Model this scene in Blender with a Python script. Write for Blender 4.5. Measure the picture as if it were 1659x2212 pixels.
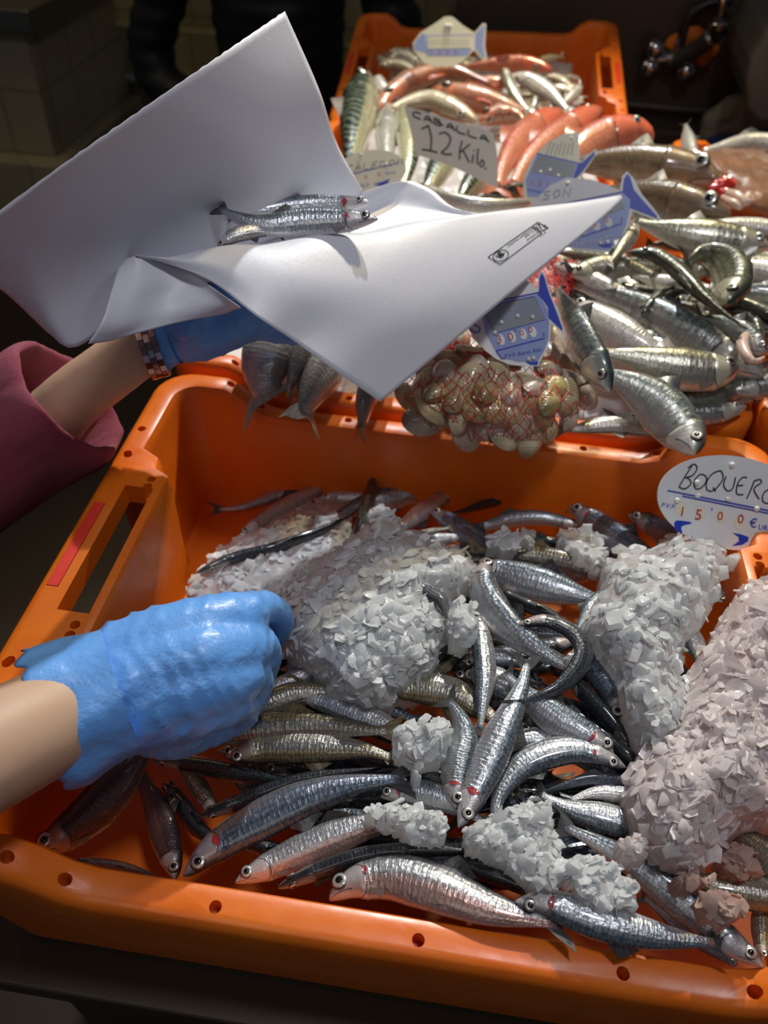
import bpy, bmesh, math, random
import numpy as np
from mathutils import Vector, Matrix, Euler, noise
for o in list(bpy.data.objects): bpy.data.objects.remove(o)
SC = bpy.context.scene; C = SC.collection
V = Vector; PI = math.pi; R = math.radians
random.seed(7)
# ------------------------------------------------------------------ camera, world, lights, exposure
CAMP = V((-0.0115, -0.3774, 0.457)); CAMR = Euler((0.786, -0.0448, 0.135)); F = 1662.0
cd = bpy.data.cameras.new('camera'); cam = bpy.data.objects.new('camera', cd); C.objects.link(cam)
cam.location = CAMP; cam.rotation_euler = CAMR
cd.sensor_fit = 'VERTICAL'; cd.sensor_height = 36; cd.lens = F / 2212 * 36; cd.clip_start = .02
cd.dof.use_dof = True; cd.dof.focus_distance = .52; cd.dof.aperture_fstop = 6.5
SC.camera = cam
w = bpy.data.worlds.new('world'); SC.world = w; w.use_nodes = True
w.node_tree.nodes['Background'].inputs[0].default_value = (.75, .8, 1, 1)
w.node_tree.nodes['Background'].inputs[1].default_value = .045
SC.view_settings.view_transform = 'Standard'; SC.view_settings.look = 'None'
SC.view_settings.exposure = 0; SC.view_settings.gamma = 1; SC.view_settings.use_curve_mapping = False
def light(name, kind, loc, target, power, col, size, spot=None):
    l = bpy.data.lights.new(name, kind); l.energy = power; l.color = col
    if kind == 'AREA': l.shape = 'DISK'; l.size = size
    else: l.shadow_soft_size = size
    if spot: l.spot_size = R(spot); l.spot_blend = .4
    o = bpy.data.objects.new(name, l); C.objects.link(o); o.location = loc
    o.rotation_euler = (V(target) - V(loc)).to_track_quat('-Z', 'Y').to_euler(); return o
light('counter_spotlight', 'SPOT', (.02, 2.2, 2.0), (.15, .15, -.05), 222, (.94, .97, 1), .032, 52)
light('overhead_strip_light', 'AREA', (.25, -.12, 1.5), (.0, .0, 0), 6, (.94, .95, 1), .22)
light('warm_display_light', 'SPOT', (.35, 1.6, 1.45), (.3, .8, 0), 70, (1, .82, .45), .05, 62)
light('aisle_ceiling_light', 'AREA', (-1.6, 1.6, 1.7), (-1.2, 2.6, -.6), 4.5, (1, .82, .45), .8)
light('front_fill_light', 'AREA', (-.3, -1.3, 1.5), (0, 0, 0), 1.8, (1, .95, .9), .7)  # added soft fill from the front, stands for no real lamp

# ------------------------------------------------------------------ maths
CM = CAMR.to_matrix()
def ray(px, py): return CM @ V(((px - 829.5) / F, -(py - 1106) / F, -1))
def Pz(px, py, z): d = ray(px, py); return CAMP + d * ((z - CAMP.z) / d.z)
def Py(px, py, y): d = ray(px, py); return CAMP + d * ((y - CAMP.y) / d.y)
def Ppl(px, py, c, n): d = ray(px, py); return CAMP + d * ((V(c) - CAMP).dot(n) / d.dot(n))
def depth(p): return -(CM.transposed() @ (V(p) - CAMP)).z
def sm(x, a, b):
    t = min(1, max(0, (x - a) / (b - a))); return t * t * (3 - 2 * t)
def H(x, y):
    a = sm(x, -.22, .12); b = sm(y, .22, .02); c = sm(y, -.02, -.2)
    return -.128 + .042 * a * b + .022 * b + .014 * a - .012 * c
def Ph(px, py, dz=0):
    z = -.08
    for _ in range(8):
        p = Pz(px, py, z + dz); z = .5 * z + .5 * H(p.x, p.y)
    return Pz(px, py, z + dz)
def cr(pts, n):
    """Catmull-Rom through points, n samples evenly by arc length"""
    P = [V(p) for p in pts]; P = [2 * P[0] - P[1]] + P + [2 * P[-1] - P[-2]]
    out = []
    for i in range(1, len(P) - 2):
        for k in range(12):
            t = k / 12; a, b, c, d = P[i - 1:i + 3]
            out.append(.5 * ((2 * b) + (c - a) * t + (2 * a - 5 * b + 4 * c - d) * t * t + (3 * b - a - 3 * c + d) * t ** 3))
    out.append(P[-2])
    L = [0]
    for a, b in zip(out, out[1:]): L.append(L[-1] + (b - a).length)
    res = []; j = 0
    for i in range(n):
        s = L[-1] * i / (n - 1)
        while j < len(L) - 2 and L[j + 1] < s: j += 1
        u = (s - L[j]) / max(1e-9, L[j + 1] - L[j]); res.append(out[j].lerp(out[j + 1], min(1, u)))
    return res, L[-1]
def lerpt(T, s):
    for (a, x), (b, y) in zip(T, T[1:]):
        if s <= b: t = (s - a) / (b - a); return x + (y - x) * t
    return T[-1][1]
# ------------------------------------------------------------------ object helpers
def mesh(name, vs, fs, mats=None, uvs=None, mi=None, smooth=True):
    m = bpy.data.meshes.new(name); m.from_pydata([tuple(v) for v in vs], [], fs)
    if mats is not None:
        for x in (mats if isinstance(mats, (list, tuple)) else [mats]): m.materials.append(x)
    if uvs:
        ul = m.uv_layers.new(name='UVMap'); li = np.empty(len(m.loops), int); m.loops.foreach_get('vertex_index', li)
        ul.data.foreach_set('uv', np.array(uvs, dtype=float)[li].ravel())
    if mi: m.polygons.foreach_set('material_index', mi)
    m.polygons.foreach_set('use_smooth', [smooth] * len(m.polygons)); m.update(); return m
def obj(name, m, parent=None):
    o = bpy.data.objects.new(name, m); C.objects.link(o)
    if parent is not None: o.parent = parent; o.matrix_parent_inverse = parent.matrix_basis.inverted()
    return o
def tag(o, label, cat, group=None, kind=None):
    o['label'] = label; o['category'] = cat
    if group: o['group'] = group
    if kind: o['kind'] = kind
    return o
def empty(name, loc=(0, 0, 0)):
    o = bpy.data.objects.new(name, None); C.objects.link(o); o.location = loc; o.empty_display_size = .02; return o
def struct(o): o['kind'] = 'structure'; return o
class MB:
    def __init__(s): s.v = []; s.f = []; s.mi = []
    def add(s, vs, fs, k=0):
        b = len(s.v); s.v += [V(x) for x in vs]; s.f += [tuple(b + i for i in f) for f in fs]; s.mi += [k] * len(fs)
    def box(s, lo, hi, k=0, M=None):
        vs = [V((x, y, z)) for z in (lo[2], hi[2]) for y in (lo[1], hi[1]) for x in (lo[0], hi[0])]
        if M: vs = [M @ v for v in vs]
        s.add(vs, [(0, 2, 3, 1), (4, 5, 7, 6), (0, 1, 5, 4), (2, 6, 7, 3), (0, 4, 6, 2), (1, 3, 7, 5)], k)
    def tube(s, pts, r, n=8, k=0, closed=False):
        pts = [V(p) for p in pts]; N = len(pts); rr = r if isinstance(r, (list, tuple)) else [r] * N
        vs = []; prev = None
        for i, p in enumerate(pts):
            t = (pts[min(i + 1, N - 1)] - pts[max(i - 1, 0)]).normalized()
            if prev is None: a = t.orthogonal().normalized()
            else: a = (prev - t * prev.dot(t)); a = a.normalized() if a.length > 1e-6 else t.orthogonal().normalized()
            prev = a; b = t.cross(a)
            vs += [p + (a * math.cos(2 * PI * j / n) + b * math.sin(2 * PI * j / n)) * rr[i] for j in range(n)]
        fs = [(i * n + j, i * n + (j + 1) % n, (i + 1) * n + (j + 1) % n, (i + 1) * n + j) for i in range(N - 1) for j in range(n)]
        fs += [tuple(range(n))[::-1], tuple((N - 1) * n + j for j in range(n))]
        s.add(vs, fs, k)
    def lathe(s, prof, c, ax, n=16, k=0, e=None):
        ax = V(ax).normalized(); a = V(e).normalized() if e else ax.orthogonal().normalized(); b = ax.cross(a); c = V(c)
        vs = []
        for r, z in prof: vs += [c + ax * z + (a * math.cos(2 * PI * j / n) + b * math.sin(2 * PI * j / n)) * r for j in range(n)]
        m = len(prof); fs = [(i * n + j, i * n + (j + 1) % n, (i + 1) * n + (j + 1) % n, (i + 1) * n + j) for i in range(m - 1) for j in range(n)]
        fs += [tuple(range(n))[::-1], tuple((m - 1) * n + j for j in range(n))]
        s.add(vs, fs, k)
    def build(s, name, mats, parent=None, smooth=True): return obj(name, mesh(name, s.v, s.f, mats, mi=s.mi, smooth=smooth), parent)
def evaled(o, name=None, mats=None):
    dg = bpy.context.evaluated_depsgraph_get(); dg.update()
    m = bpy.data.meshes.new_from_object(o.evaluated_get(dg)); 
    return m
def fuse(name, chains, voxel, parent, mat, smooth_it=8, disp=None):
    """one continuous surface grown round chains of (point, radius)"""
    mb = MB()
    for ch in chains:
        pts, _ = cr([c[0] for c in ch], max(6, 8 * len(ch)))
        rs = [lerpt([(i / (len(ch) - 1), c[1]) for i, c in enumerate(ch)], k / (len(pts) - 1)) for k in range(len(pts))]
        mb.tube(pts, rs, 14)
        for p, r in ((pts[0], rs[0]), (pts[-1], rs[-1])):
            mb.lathe([(r * .99 * math.cos(a), r * .99 * math.sin(a)) for a in [R(x) for x in (-85, -50, -20, 20, 50, 85)]], p, (0, 0, 1), 12)
    o = obj('tmp', mesh('tmp', mb.v, mb.f, mat))
    m = o.modifiers.new('r', 'REMESH'); m.mode = 'VOXEL'; m.voxel_size = voxel
    s = o.modifiers.new('s', 'SMOOTH'); s.iterations = smooth_it; s.factor = .6
    me = evaled(o); bpy.data.objects.remove(o); me.name = name
    if disp:
        me.update(); nn = [v.normal.copy() for v in me.vertices]
        for v, n in zip(me.vertices, nn): v.co += n * disp(v.co.copy(), n)
    me.materials.clear(); me.materials.append(mat)
    me.polygons.foreach_set('use_smooth', [True] * len(me.polygons)); return obj(name, me, parent)
# ------------------------------------------------------------------ materials
class NT:
    def __init__(s, name):
        s.m = bpy.data.materials.new(name); s.m.use_nodes = True; s.t = s.m.node_tree; s.b = s.t.nodes['Principled BSDF']
    def n(s, ty, **k):
        x = s.t.nodes.new(ty)
        for a, v in k.items():
            if a.startswith('i_'): x.inputs[int(a[2:])].default_value = v
            else: setattr(x, a, v)
        return x
    def l(s, a, b): s.t.links.new(a, b)
    def math(s, op, a, b=None, c=None, clamp=False):
        x = s.n('ShaderNodeMath', operation=op); x.use_clamp = clamp
        for i, v in enumerate((a, b, c)):
            if v is None: continue
            if isinstance(v, (int, float)): x.inputs[i].default_value = v
            else: s.l(v, x.inputs[i])
        return x.outputs[0]
    def mix(s, fac, a, b, bt='MIX'):
        x = s.n('ShaderNodeMix', data_type='RGBA', blend_type=bt)
        for i, v in ((0, fac), (6, a), (7, b)):
            if isinstance(v, (int, float)): x.inputs[i].default_value = v
            elif isinstance(v, tuple): x.inputs[i].default_value = v if len(v) == 4 else v + (1,)
            else: s.l(v, x.inputs[i])
        return x.outputs[2]
    def ramp(s, fac, stops, interp='LINEAR'):
        x = s.n('ShaderNodeValToRGB'); x.color_ramp.interpolation = interp; e = x.color_ramp.elements
        while len(e) < len(stops): e.new(.5)
        for i, (p, c) in enumerate(stops):
            e[i].position = p; e[i].color = (c, c, c, 1) if isinstance(c, (int, float)) else tuple(c) + (1,)
        s.l(fac, x.inputs[0]); return x.outputs[0]
    def set(s, **k):
        for a, v in k.items():
            i = s.b.inputs[a.replace('_', ' ')]
            if hasattr(v, 'links') or hasattr(v, 'is_linked'): s.l(v, i)
            else: i.default_value = (v + (1,)) if i.type == 'RGBA' and len(v) == 3 else v
    def noise(s, scale, vec=None, detail=3, rough=.5):
        x = s.n('ShaderNodeTexNoise'); x.inputs['Scale'].default_value = scale; x.inputs['Detail'].default_value = detail; x.inputs['Roughness'].default_value = rough
        if vec is not None: s.l(vec, x.inputs['Vector'])
        return x.outputs['Fac']
    def vor(s, scale, vec=None, feature='F1', rnd=1):
        x = s.n('ShaderNodeTexVoronoi', feature=feature); x.inputs['Scale'].default_value = scale; x.inputs['Randomness'].default_value = rnd
        if vec is not None: s.l(vec, x.inputs['Vector'])
        return x.outputs['Distance']
    def obj(s): return s.n('ShaderNodeTexCoord').outputs['Object']
    def bump(s, h, strength=.3, dist=.001):
        x = s.n('ShaderNodeBump'); x.inputs['Strength'].default_value = strength; x.inputs['Distance'].default_value = dist
        s.l(h, x.inputs['Height']); s.l(x.outputs[0], s.b.inputs['Normal'])
    def uvs(s, sx, sy):
        t = s.n('ShaderNodeTexCoord').outputs['UV']; m = s.n('ShaderNodeMapping'); m.inputs['Scale'].default_value = (sx, sy, 1); s.l(t, m.inputs[0]); return m.outputs[0]
def simple(name, col, rough=.5, metal=0, bump=0, bs=300, var=0, **k):
    N = NT(name); N.set(Base_Color=col, Roughness=rough, Metallic=metal)
    if var: N.set(Base_Color=N.mix(N.noise(bs * .15, N.obj()), tuple(c * (1 - var) for c in col), tuple(min(1, c * (1 + var)) for c in col)))
    if bump: N.bump(N.noise(bs, N.obj(), 4), bump, .001)
    if k: N.set(**k)
    return N.m
def plastic(name, col, dark):
    N = NT(name); o = N.obj(); n1 = N.noise(14, o, 5, .6)
    mp = N.n('ShaderNodeMapping'); mp.inputs['Scale'].default_value = (25, 700, 700); N.l(o, mp.inputs[0]); sc = N.noise(1, mp.outputs[0], 5, .7)
    c = N.mix(N.ramp(n1, [(.35, 0), (.7, 1)]), dark, col)
    c = N.mix(N.math('MULTIPLY', N.ramp(sc, [(.6, 0), (.75, 1)]), N.ramp(N.noise(9, o), [(.45, 0), (.6, .4)])), c, (.9, .42, .2))
    N.set(Base_Color=c, Roughness=N.ramp(N.noise(60, o, 4), [(.3, .3), (.7, .48)]), Subsurface_Weight=.12, Subsurface_Radius=(.02, .006, .002), Coat_Weight=.15, Coat_Roughness=.25)
    N.bump(N.noise(220, o, 5, .7), .12, .0006); return N.m
M = {}
M['orange'] = plastic('orange_plastic', (.86, .20, .008), (.76, .14, .005))
M['redstrip'] = simple('red_insert', (.8, .045, .03), .38, bump=.1, bs=200, var=.2)
def fishmat(name, back, edge, side, belly, backw=.26, bs=(.74, .9), sc=(46, 9), metal=.85, scal=.6, head=(.5, .42, .4), blot=None, stripes=None, hs=.165, bright=1.0):
    N = NT(name); t = N.n('ShaderNodeTexCoord'); sp = N.n('ShaderNodeSeparateXYZ'); N.l(t.outputs['UV'], sp.inputs[0]); u, v = sp.outputs[0], sp.outputs[1]
    info = N.n('ShaderNodeObjectInfo').outputs['Random']
    vn = N.math('ADD', v, N.math('MULTIPLY', N.math('SUBTRACT', N.noise(6, N.uvs(3, 1), 3), .5), .10))
    b = backw; col = N.ramp(vn, [(0, back), (b, edge), (b + .1, side), (bs[0], side), (bs[1], belly)])
    vo = N.vor(1, N.uvs(*sc), rnd=.35); scale_edge = N.ramp(vo, [(.25, 0), (.62, 1)])
    bk = N.ramp(vn, [(b, 1), (b + .25, .15)])
    body = N.ramp(u, [(hs - .01, 0), (hs + .01, 1)])
    col = N.mix(N.math('MULTIPLY', N.math('MULTIPLY', scale_edge, bk), N.math('MULTIPLY', body, scal)), col, (.008, .01, .012))
    # fine cross lines of the muscle under the skin
    st = N.noise(1, N.uvs(130, 5), 2); col = N.mix(N.math('MULTIPLY', N.ramp(st, [(.4, .4), (.62, 0)]), body), col, tuple(c * .5 for c in side))
    if stripes:
        wv = N.n('ShaderNodeTexWave', wave_type='BANDS', bands_direction='X'); wv.inputs['Scale'].default_value = 1; wv.inputs['Distortion'].default_value = 7; wv.inputs['Detail Scale'].default_value = 1.2
        N.l(N.uvs(9, 3), wv.inputs['Vector']); col = N.mix(N.math('MULTIPLY', N.ramp(wv.outputs['Fac'], [(.45, 0), (.55, 1)]), N.ramp(vn, [(b, 1), (b + .08, 0)])), col, stripes)
    if blot:
        nb = N.noise(1, N.uvs(12, 5), 4, .65); col = N.mix(N.ramp(nb, [(.45, 0), (.62, .85)]), col, blot)
    hm = N.noise(1, N.uvs(30, 7), 3)
    hc = N.mix(N.ramp(vn, [(.12, 1), (.38, 0)]), N.mix(hm, head, tuple(min(1, c * 1.5) for c in head)), tuple(c * 1.6 + .01 for c in back))
    col = N.mix(body, N.mix(.5, hc, col), col)
    # gill edge line and mouth line
    ge = N.math('ABSOLUTE', N.math('SUBTRACT', u, N.math('SUBTRACT', hs + .012, N.math('MULTIPLY', N.math('POWER', N.math('ABSOLUTE', N.math('SUBTRACT', v, .55)), 2), .35))))
    gl = N.math('MULTIPLY', N.math('LESS_THAN', ge, .0035), N.math('GREATER_THAN', v, .22))
    mo = N.math('MULTIPLY', N.math('LESS_THAN', N.math('ABSOLUTE', N.math('SUBTRACT', v, N.math('ADD', .56, N.math('MULTIPLY', u, 1.3)))), .018), N.math('LESS_THAN', u, hs * .62))
    col = N.mix(N.math('MULTIPLY', N.math('MAXIMUM', gl, mo), .75), col, (.03, .015, .012))
    tw = N.math('ADD', .78 * bright, N.math('MULTIPLY', info, .4 * bright)); cc = N.n('ShaderNodeVectorMath', operation='SCALE'); N.l(col, cc.inputs[0]); N.l(tw, cc.inputs['Scale'])
    me = N.math('MULTIPLY', N.ramp(vn, [(b * .7, .35), (b + .1, 1), (.8, .9), (.95, .35)]), N.math('ADD', metal * .45, N.math('MULTIPLY', body, metal * .55)))
    N.set(Base_Color=cc.outputs[0], Metallic=me, Roughness=N.ramp(N.noise(1, N.uvs(60, 12), 3), [(.3, .22), (.7, .42)]), Coat_Weight=.85, Coat_Roughness=.08, Specular_IOR_Level=.5)
    hb = N.math('ADD', N.math('MULTIPLY', vo, -.9), N.math('MULTIPLY', st, .8)); hb = N.math('ADD', N.math('MULTIPLY', hb, body), N.math('MULTIPLY', N.noise(1, N.uvs(16, 4), 3), 1.2))
    hb = N.math('ADD', hb, N.math('MULTIPLY', N.noise(1, N.uvs(90, 26), 2, .6), .45)); N.bump(hb, .6, .0008); return N.m
DK = (.012, .018, .026)
M['s'] = fishmat('anchovy_skin_silver', DK, (.10, .15, .20), (.60, .63, .68), (.78, .74, .74), .34)
M['b'] = fishmat('anchovy_skin_blue', DK, (.07, .11, .17), (.38, .42, .52), (.62, .58, .62), .43)
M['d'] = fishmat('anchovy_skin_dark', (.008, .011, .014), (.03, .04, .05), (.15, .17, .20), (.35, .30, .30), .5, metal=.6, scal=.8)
M['g'] = fishmat('anchovy_skin_gold', (.012, .011, .009), (.30, .22, .08), (.50, .47, .40), (.70, .62, .50), .32)
M['p'] = fishmat('anchovy_skin_pink', DK, (.30, .31, .34), (.62, .62, .65), (.62, .36, .30), .2, bs=(.5, .6), metal=.7)
M['w'] = fishmat('anchovy_skin_white', (.05, .05, .06), (.42, .42, .45), (.72, .71, .72), (.80, .76, .74), .14)
M['m'] = fishmat('anchovy_skin_maroon', (.02, .009, .012), (.07, .035, .04), (.20, .13, .14), (.66, .50, .26), .42, metal=.6, scal=.3)
M['S'] = fishmat('sardine_skin', (.015, .025, .028), (.16, .20, .19), (.66, .67, .62), (.80, .78, .74), .34, sc=(26, 7), head=(.55, .52, .45), hs=.2)
M['T'] = fishmat('sardine_skin_green', (.02, .025, .016), (.10, .11, .07), (.42, .41, .30), (.7, .68, .55), .38, sc=(26, 7), head=(.4, .38, .28), hs=.2)
M['G'] = fishmat('sardine_skin_gold', (.04, .045, .025), (.42, .38, .2), (.72, .70, .58), (.82, .8, .72), .27, sc=(26, 7), head=(.6, .55, .4), hs=.2)
M['W'] = fishmat('pale_fish_skin', (.2, .2, .18), (.5, .48, .42), (.72, .69, .62), (.82, .8, .74), .14, sc=(40, 9), metal=.4, scal=.25, head=(.6, .52, .48), hs=.2)
M['K'] = fishmat('hake_skin', (.14, .13, .12), (.28, .26, .25), (.55, .55, .57), (.75, .75, .76), .3, sc=(60, 16), metal=.45, scal=.3, head=(.5, .45, .42))
M['M'] = fishmat('mackerel_skin', (.05, .09, .07), (.12, .19, .13), (.75, .72, .46), (.85, .82, .62), .4, sc=(60, 16), metal=.4, scal=.1, stripes=(.004, .01, .01), head=(.3, .3, .2))
M['R'] = fishmat('scorpionfish_skin', (.52, .085, .04), (.62, .14, .07), (.66, .22, .13), (.72, .42, .34), .3, sc=(40, 12), metal=.05, scal=.15, head=(.62, .12, .06), blot=(.62, .24, .13), hs=.3)
M['U'] = fishmat('gurnard_skin', (.50, .16, .09), (.60, .28, .17), (.66, .44, .30), (.74, .64, .50), .4, sc=(50, 12), metal=.1, scal=.15, head=(.65, .3, .2), hs=.22)
M['C'] = fishmat('cod_skin', (.13, .08, .035), (.20, .13, .065), (.32, .23, .13), (.6, .52, .38), .45, sc=(60, 20), metal=.03, scal=.2, head=(.20, .13, .085), blot=(.16, .11, .06), hs=.36)
M['Y'] = fishmat('small_fish_skin', (.2, .13, .07), (.35, .26, .14), (.58, .52, .38), (.76, .7, .56), .3, sc=(40, 9), metal=.2, scal=.3, head=(.45, .3, .2), hs=.22)
def finmat(name, col, ray_):
    N = NT(name); u = N.uvs(1, 1); wv = N.noise(1, N.uvs(34, 1.2), 2); c = N.mix(N.ramp(wv, [(.4, 0), (.6, 1)]), col, ray_)
    N.set(Base_Color=c, Roughness=.3, Alpha=N.ramp(wv, [(.35, .62), (.6, .97)]), Coat_Weight=.6, Coat_Roughness=.1); N.bump(wv, .5, .0005); return N.m
M['fin'] = finmat('fin_grey', (.10, .10, .10), (.03, .03, .032)); M['finp'] = finmat('fin_pale', (.5, .47, .42), (.2, .17, .14)); M['finr'] = finmat('fin_red', (.6, .2, .12), (.5, .1, .05))
M['finy'] = finmat('fin_gold', (.35, .27, .12), (.05, .045, .03))
M['iris'] = simple('eye_iris', (.62, .60, .55), .25, .6, Coat_Weight=1.0, Coat_Roughness=.03)
M['pupil'] = simple('eye_pupil', (.004, .004, .005), .08, 0, Coat_Weight=1.0, Coat_Roughness=.02)
M['lid'] = simple('eye_rim', (.05, .04, .04), .3)
M['gill'] = simple('bloody_gill', (.38, .03, .04), .25, 0, bump=.4, bs=900, var=.4, Coat_Weight=.6)
def icemat(name, col, dens=1.0):
    N = NT(name); o = N.obj(); t = N.t
    n = N.noise(60, o, 4, .6); c = N.mix(n, tuple(x * .9 for x in col), tuple(min(1, x * 1.05) for x in col))
    N.set(Base_Color=c, Roughness=N.ramp(N.noise(160, o, 4), [(.35, .05), (.65, .3)]), IOR=1.31, Transmission_Weight=.22 * dens, Coat_Weight=.6, Coat_Roughness=.05, Coat_IOR=1.33)
    h = N.math('ADD', N.noise(240, o, 5, .7), N.math('MULTIPLY', N.vor(130, o), .6)); N.bump(h, .4, .0012)
    tr = N.n('ShaderNodeBsdfTranslucent'); N.l(c, tr.inputs[0]); mx = N.n('ShaderNodeMixShader'); mx.inputs[0].default_value = .42
    out = [x for x in t.nodes if x.type == 'OUTPUT_MATERIAL'][0]; N.l(N.b.outputs[0], mx.inputs[1]); N.l(tr.outputs[0], mx.inputs[2]); N.l(mx.outputs[0], out.inputs[0]); return N.m
M['ice'] = icemat('crushed_ice', (.93, .95, .97)); M['icep'] = icemat('crushed_ice_pink_reflection', (.98, .91, .91)); M['iceb'] = icemat('crushed_ice_bloody', (.80, .62, .55), 1.2)  # icep: pink light reflected onto the ice, put into its base colour
M['paper'] = None
N = NT('waxed_white_paper'); o_ = N.obj(); N.set(Base_Color=N.mix(N.noise(700, o_, 3), (.66, .67, .76), (.72, .73, .81)), Roughness=N.ramp(N.noise(900, o_, 3), [(.4, .32), (.6, .55)]), Coat_Weight=.25, Coat_Roughness=.35, Subsurface_Weight=.1, Subsurface_Radius=(.004, .004, .004)); N.bump(N.noise(1300, o_, 4, .7), .5, .0004); M['paper'] = N.m
N = NT('blue_nitrile'); o_ = N.obj(); N.set(Base_Color=N.mix(N.noise(20, o_), (.12, .36, .86), (.16, .42, .92)), Roughness=.42, Coat_Weight=.15, Coat_Roughness=.2, Subsurface_Weight=.15, Subsurface_Radius=(.003, .005, .012)); N.bump(N.noise(55, o_, 4, .55), .55, .004); M['glove'] = N.m
N = NT('skin'); o_ = N.obj(); N.set(Base_Color=N.mix(N.noise(30, o_, 4), (.56, .36, .24), (.64, .43, .30)), Roughness=.5, Subsurface_Weight=.25, Subsurface_Radius=(.012, .005, .003)); N.bump(N.noise(900, o_, 4), .15, .0005); M['skin'] = N.m
N = NT('pink_fleece'); o_ = N.obj(); N.set(Base_Color=N.mix(N.noise(400, o_, 3), (.30, .006, .045), (.52, .02, .11)), Roughness=.95, Sheen_Weight=.35); N.bump(N.noise(700, o_, 5, .7), 1, .003); M['fleece'] = N.m
M['black_cloth'] = simple('black_padded_cloth', (.006, .006, .007), .6, 0, bump=.4, bs=40)
M['steel'] = simple('brushed_steel', (.26, .25, .22), .33, .9, bump=.05, bs=500, var=.1)
M['darksteel'] = simple('dark_steel', (.085, .065, .045), .5, .5, bump=.05, bs=300)
M['chrome'] = simple('chrome', (.55, .55, .55), .12, 1)
M['rubber'] = simple('black_rubber', (.01, .01, .01), .4)
M['floor'] = simple('brown_floor', (.035, .02, .01), .6, 0, bump=.1, bs=20, var=.25)
M['wood'] = simple('brown_panel', (.12, .035, .015), .5, 0, var=.2)
M['tagw'] = simple('tag_white_plastic', (.78, .80, .82), .25, Coat_Weight=.4); M['tagy'] = simple('tag_aged_plastic', (.80, .78, .62), .3)
M['tagb'] = simple('tag_blue_ink', (.02, .05, .52), .4); M['tagl'] = simple('tag_pale_blue', (.30, .38, .70), .35); M['tagg'] = simple('tag_grey_panel', (.27, .30, .34), .35)
M['red'] = simple('red_ink', (.55, .02, .03), .4); M['ink'] = simple('black_marker', (.008, .008, .01), .5); M['inkg'] = simple('faded_marker', (.22, .24, .22), .5)
M['pin'] = simple('white_pin', (.82, .82, .76), .3); M['card'] = simple('white_card', (.66, .62, .54), .5, var=.05)
M['net'] = simple('red_net', (.60, .02, .02), .35)
M['tray'] = simple('white_polystyrene', (.8, .8, .8), .6, bump=.3, bs=500)
M['flesh'] = simple('red_flesh', (.50, .03, .02), .2, bump=.5, bs=300, var=.4, Coat_Weight=.9)
M['monk'] = simple('monkfish_skin', (.24, .11, .055), .4, 0, bump=1, bs=110, var=.5, Coat_Weight=.5, Coat_Roughness=.1)
M['bone'] = simple('pale_bone', (.7, .5, .42), .3, Coat_Weight=.7, var=.3)
M['ocloth'] = simple('orange_cloth', (.72, .17, .01), .7, bump=.5, bs=60)
M['gcloth'] = simple('grey_cloth', (.20, .19, .15), .9, bump=.6, bs=80, var=.3)
M['bcloth'] = simple('blue_cloth', (.02, .04, .14), .8, bump=.5, bs=80)
M['watch'] = simple('rose_steel', (.45, .28, .24), .2, 1)
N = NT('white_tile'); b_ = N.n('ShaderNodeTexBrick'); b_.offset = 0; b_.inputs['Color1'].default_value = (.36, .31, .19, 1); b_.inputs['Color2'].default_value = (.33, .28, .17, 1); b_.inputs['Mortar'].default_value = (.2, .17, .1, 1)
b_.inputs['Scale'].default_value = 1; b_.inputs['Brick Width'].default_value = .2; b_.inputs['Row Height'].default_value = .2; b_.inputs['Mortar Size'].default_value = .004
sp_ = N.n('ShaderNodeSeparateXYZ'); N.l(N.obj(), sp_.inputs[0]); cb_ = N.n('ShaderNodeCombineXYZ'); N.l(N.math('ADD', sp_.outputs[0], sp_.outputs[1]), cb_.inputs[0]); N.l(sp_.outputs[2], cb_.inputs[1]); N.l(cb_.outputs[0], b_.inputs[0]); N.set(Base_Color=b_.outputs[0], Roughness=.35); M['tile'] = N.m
N = NT('clam_shell'); t_ = N.obj(); inf = N.n('ShaderNodeObjectInfo').outputs['Random']; base = N.ramp(inf, [(0, (.52, .42, .18)), (.3, (.66, .54, .32)), (.55, (.70, .60, .46)), (.78, (.56, .48, .42)), (1, (.46, .33, .10))])
d_ = N.n('ShaderNodeVectorMath', operation='DISTANCE'); N.l(t_, d_.inputs[0]); d_.inputs[1].default_value = (-.012, 0, 0)
wv = N.n('ShaderNodeMath', operation='SINE'); N.l(N.math('MULTIPLY', d_.outputs['Value'], 3600), wv.inputs[0]); w2 = N.noise(1, None, 2)
bn = N.ramp(N.math('MULTIPLY', d_.outputs['Value'], 34), [(.1, .45), (.45, 1), (.62, .75), (.8, 1.0)])
cN = N.mix(1.0, base, bn, 'MULTIPLY'); cN = N.mix(N.ramp(wv.outputs[0], [(.0, 0), (1, .25)]), cN, (.12, .08, .04)); N.set(Base_Color=cN, Roughness=.28, Coat_Weight=.7, Coat_Roughness=.1); N.bump(wv.outputs[0], .25, .0004); M['clam'] = N.m
# ------------------------------------------------------------------ setting
def boxobj(name, lo, hi, mat, bev=0):
    mb = MB(); mb.box(lo, hi); o = mb.build(name, mat, smooth=False)
    if bev: b = o.modifiers.new('b', 'BEVEL'); b.width = bev; b.segments = 3
    return o
struct(boxobj('floor', (-4, -2, -1.06), (3, 4.4, -1.0), M['floor']))
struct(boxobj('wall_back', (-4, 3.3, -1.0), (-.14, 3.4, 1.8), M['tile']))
# steel splash-back panel behind the counter at the right
seam = Py(980, 0, 1.9).x
t = tag(boxobj('steel_splashback', (seam, 1.92, -.72), (1.9, 1.96, 1.2), M['darksteel'], .003), 'dark steel splashback panel rising behind the counter on the right', 'wall panel')
e = boxobj('edge_trim', (seam - .008, 1.905, -.72), (seam + .008, 1.92, 1.2), M['steel'], .002); e.parent = t
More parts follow.
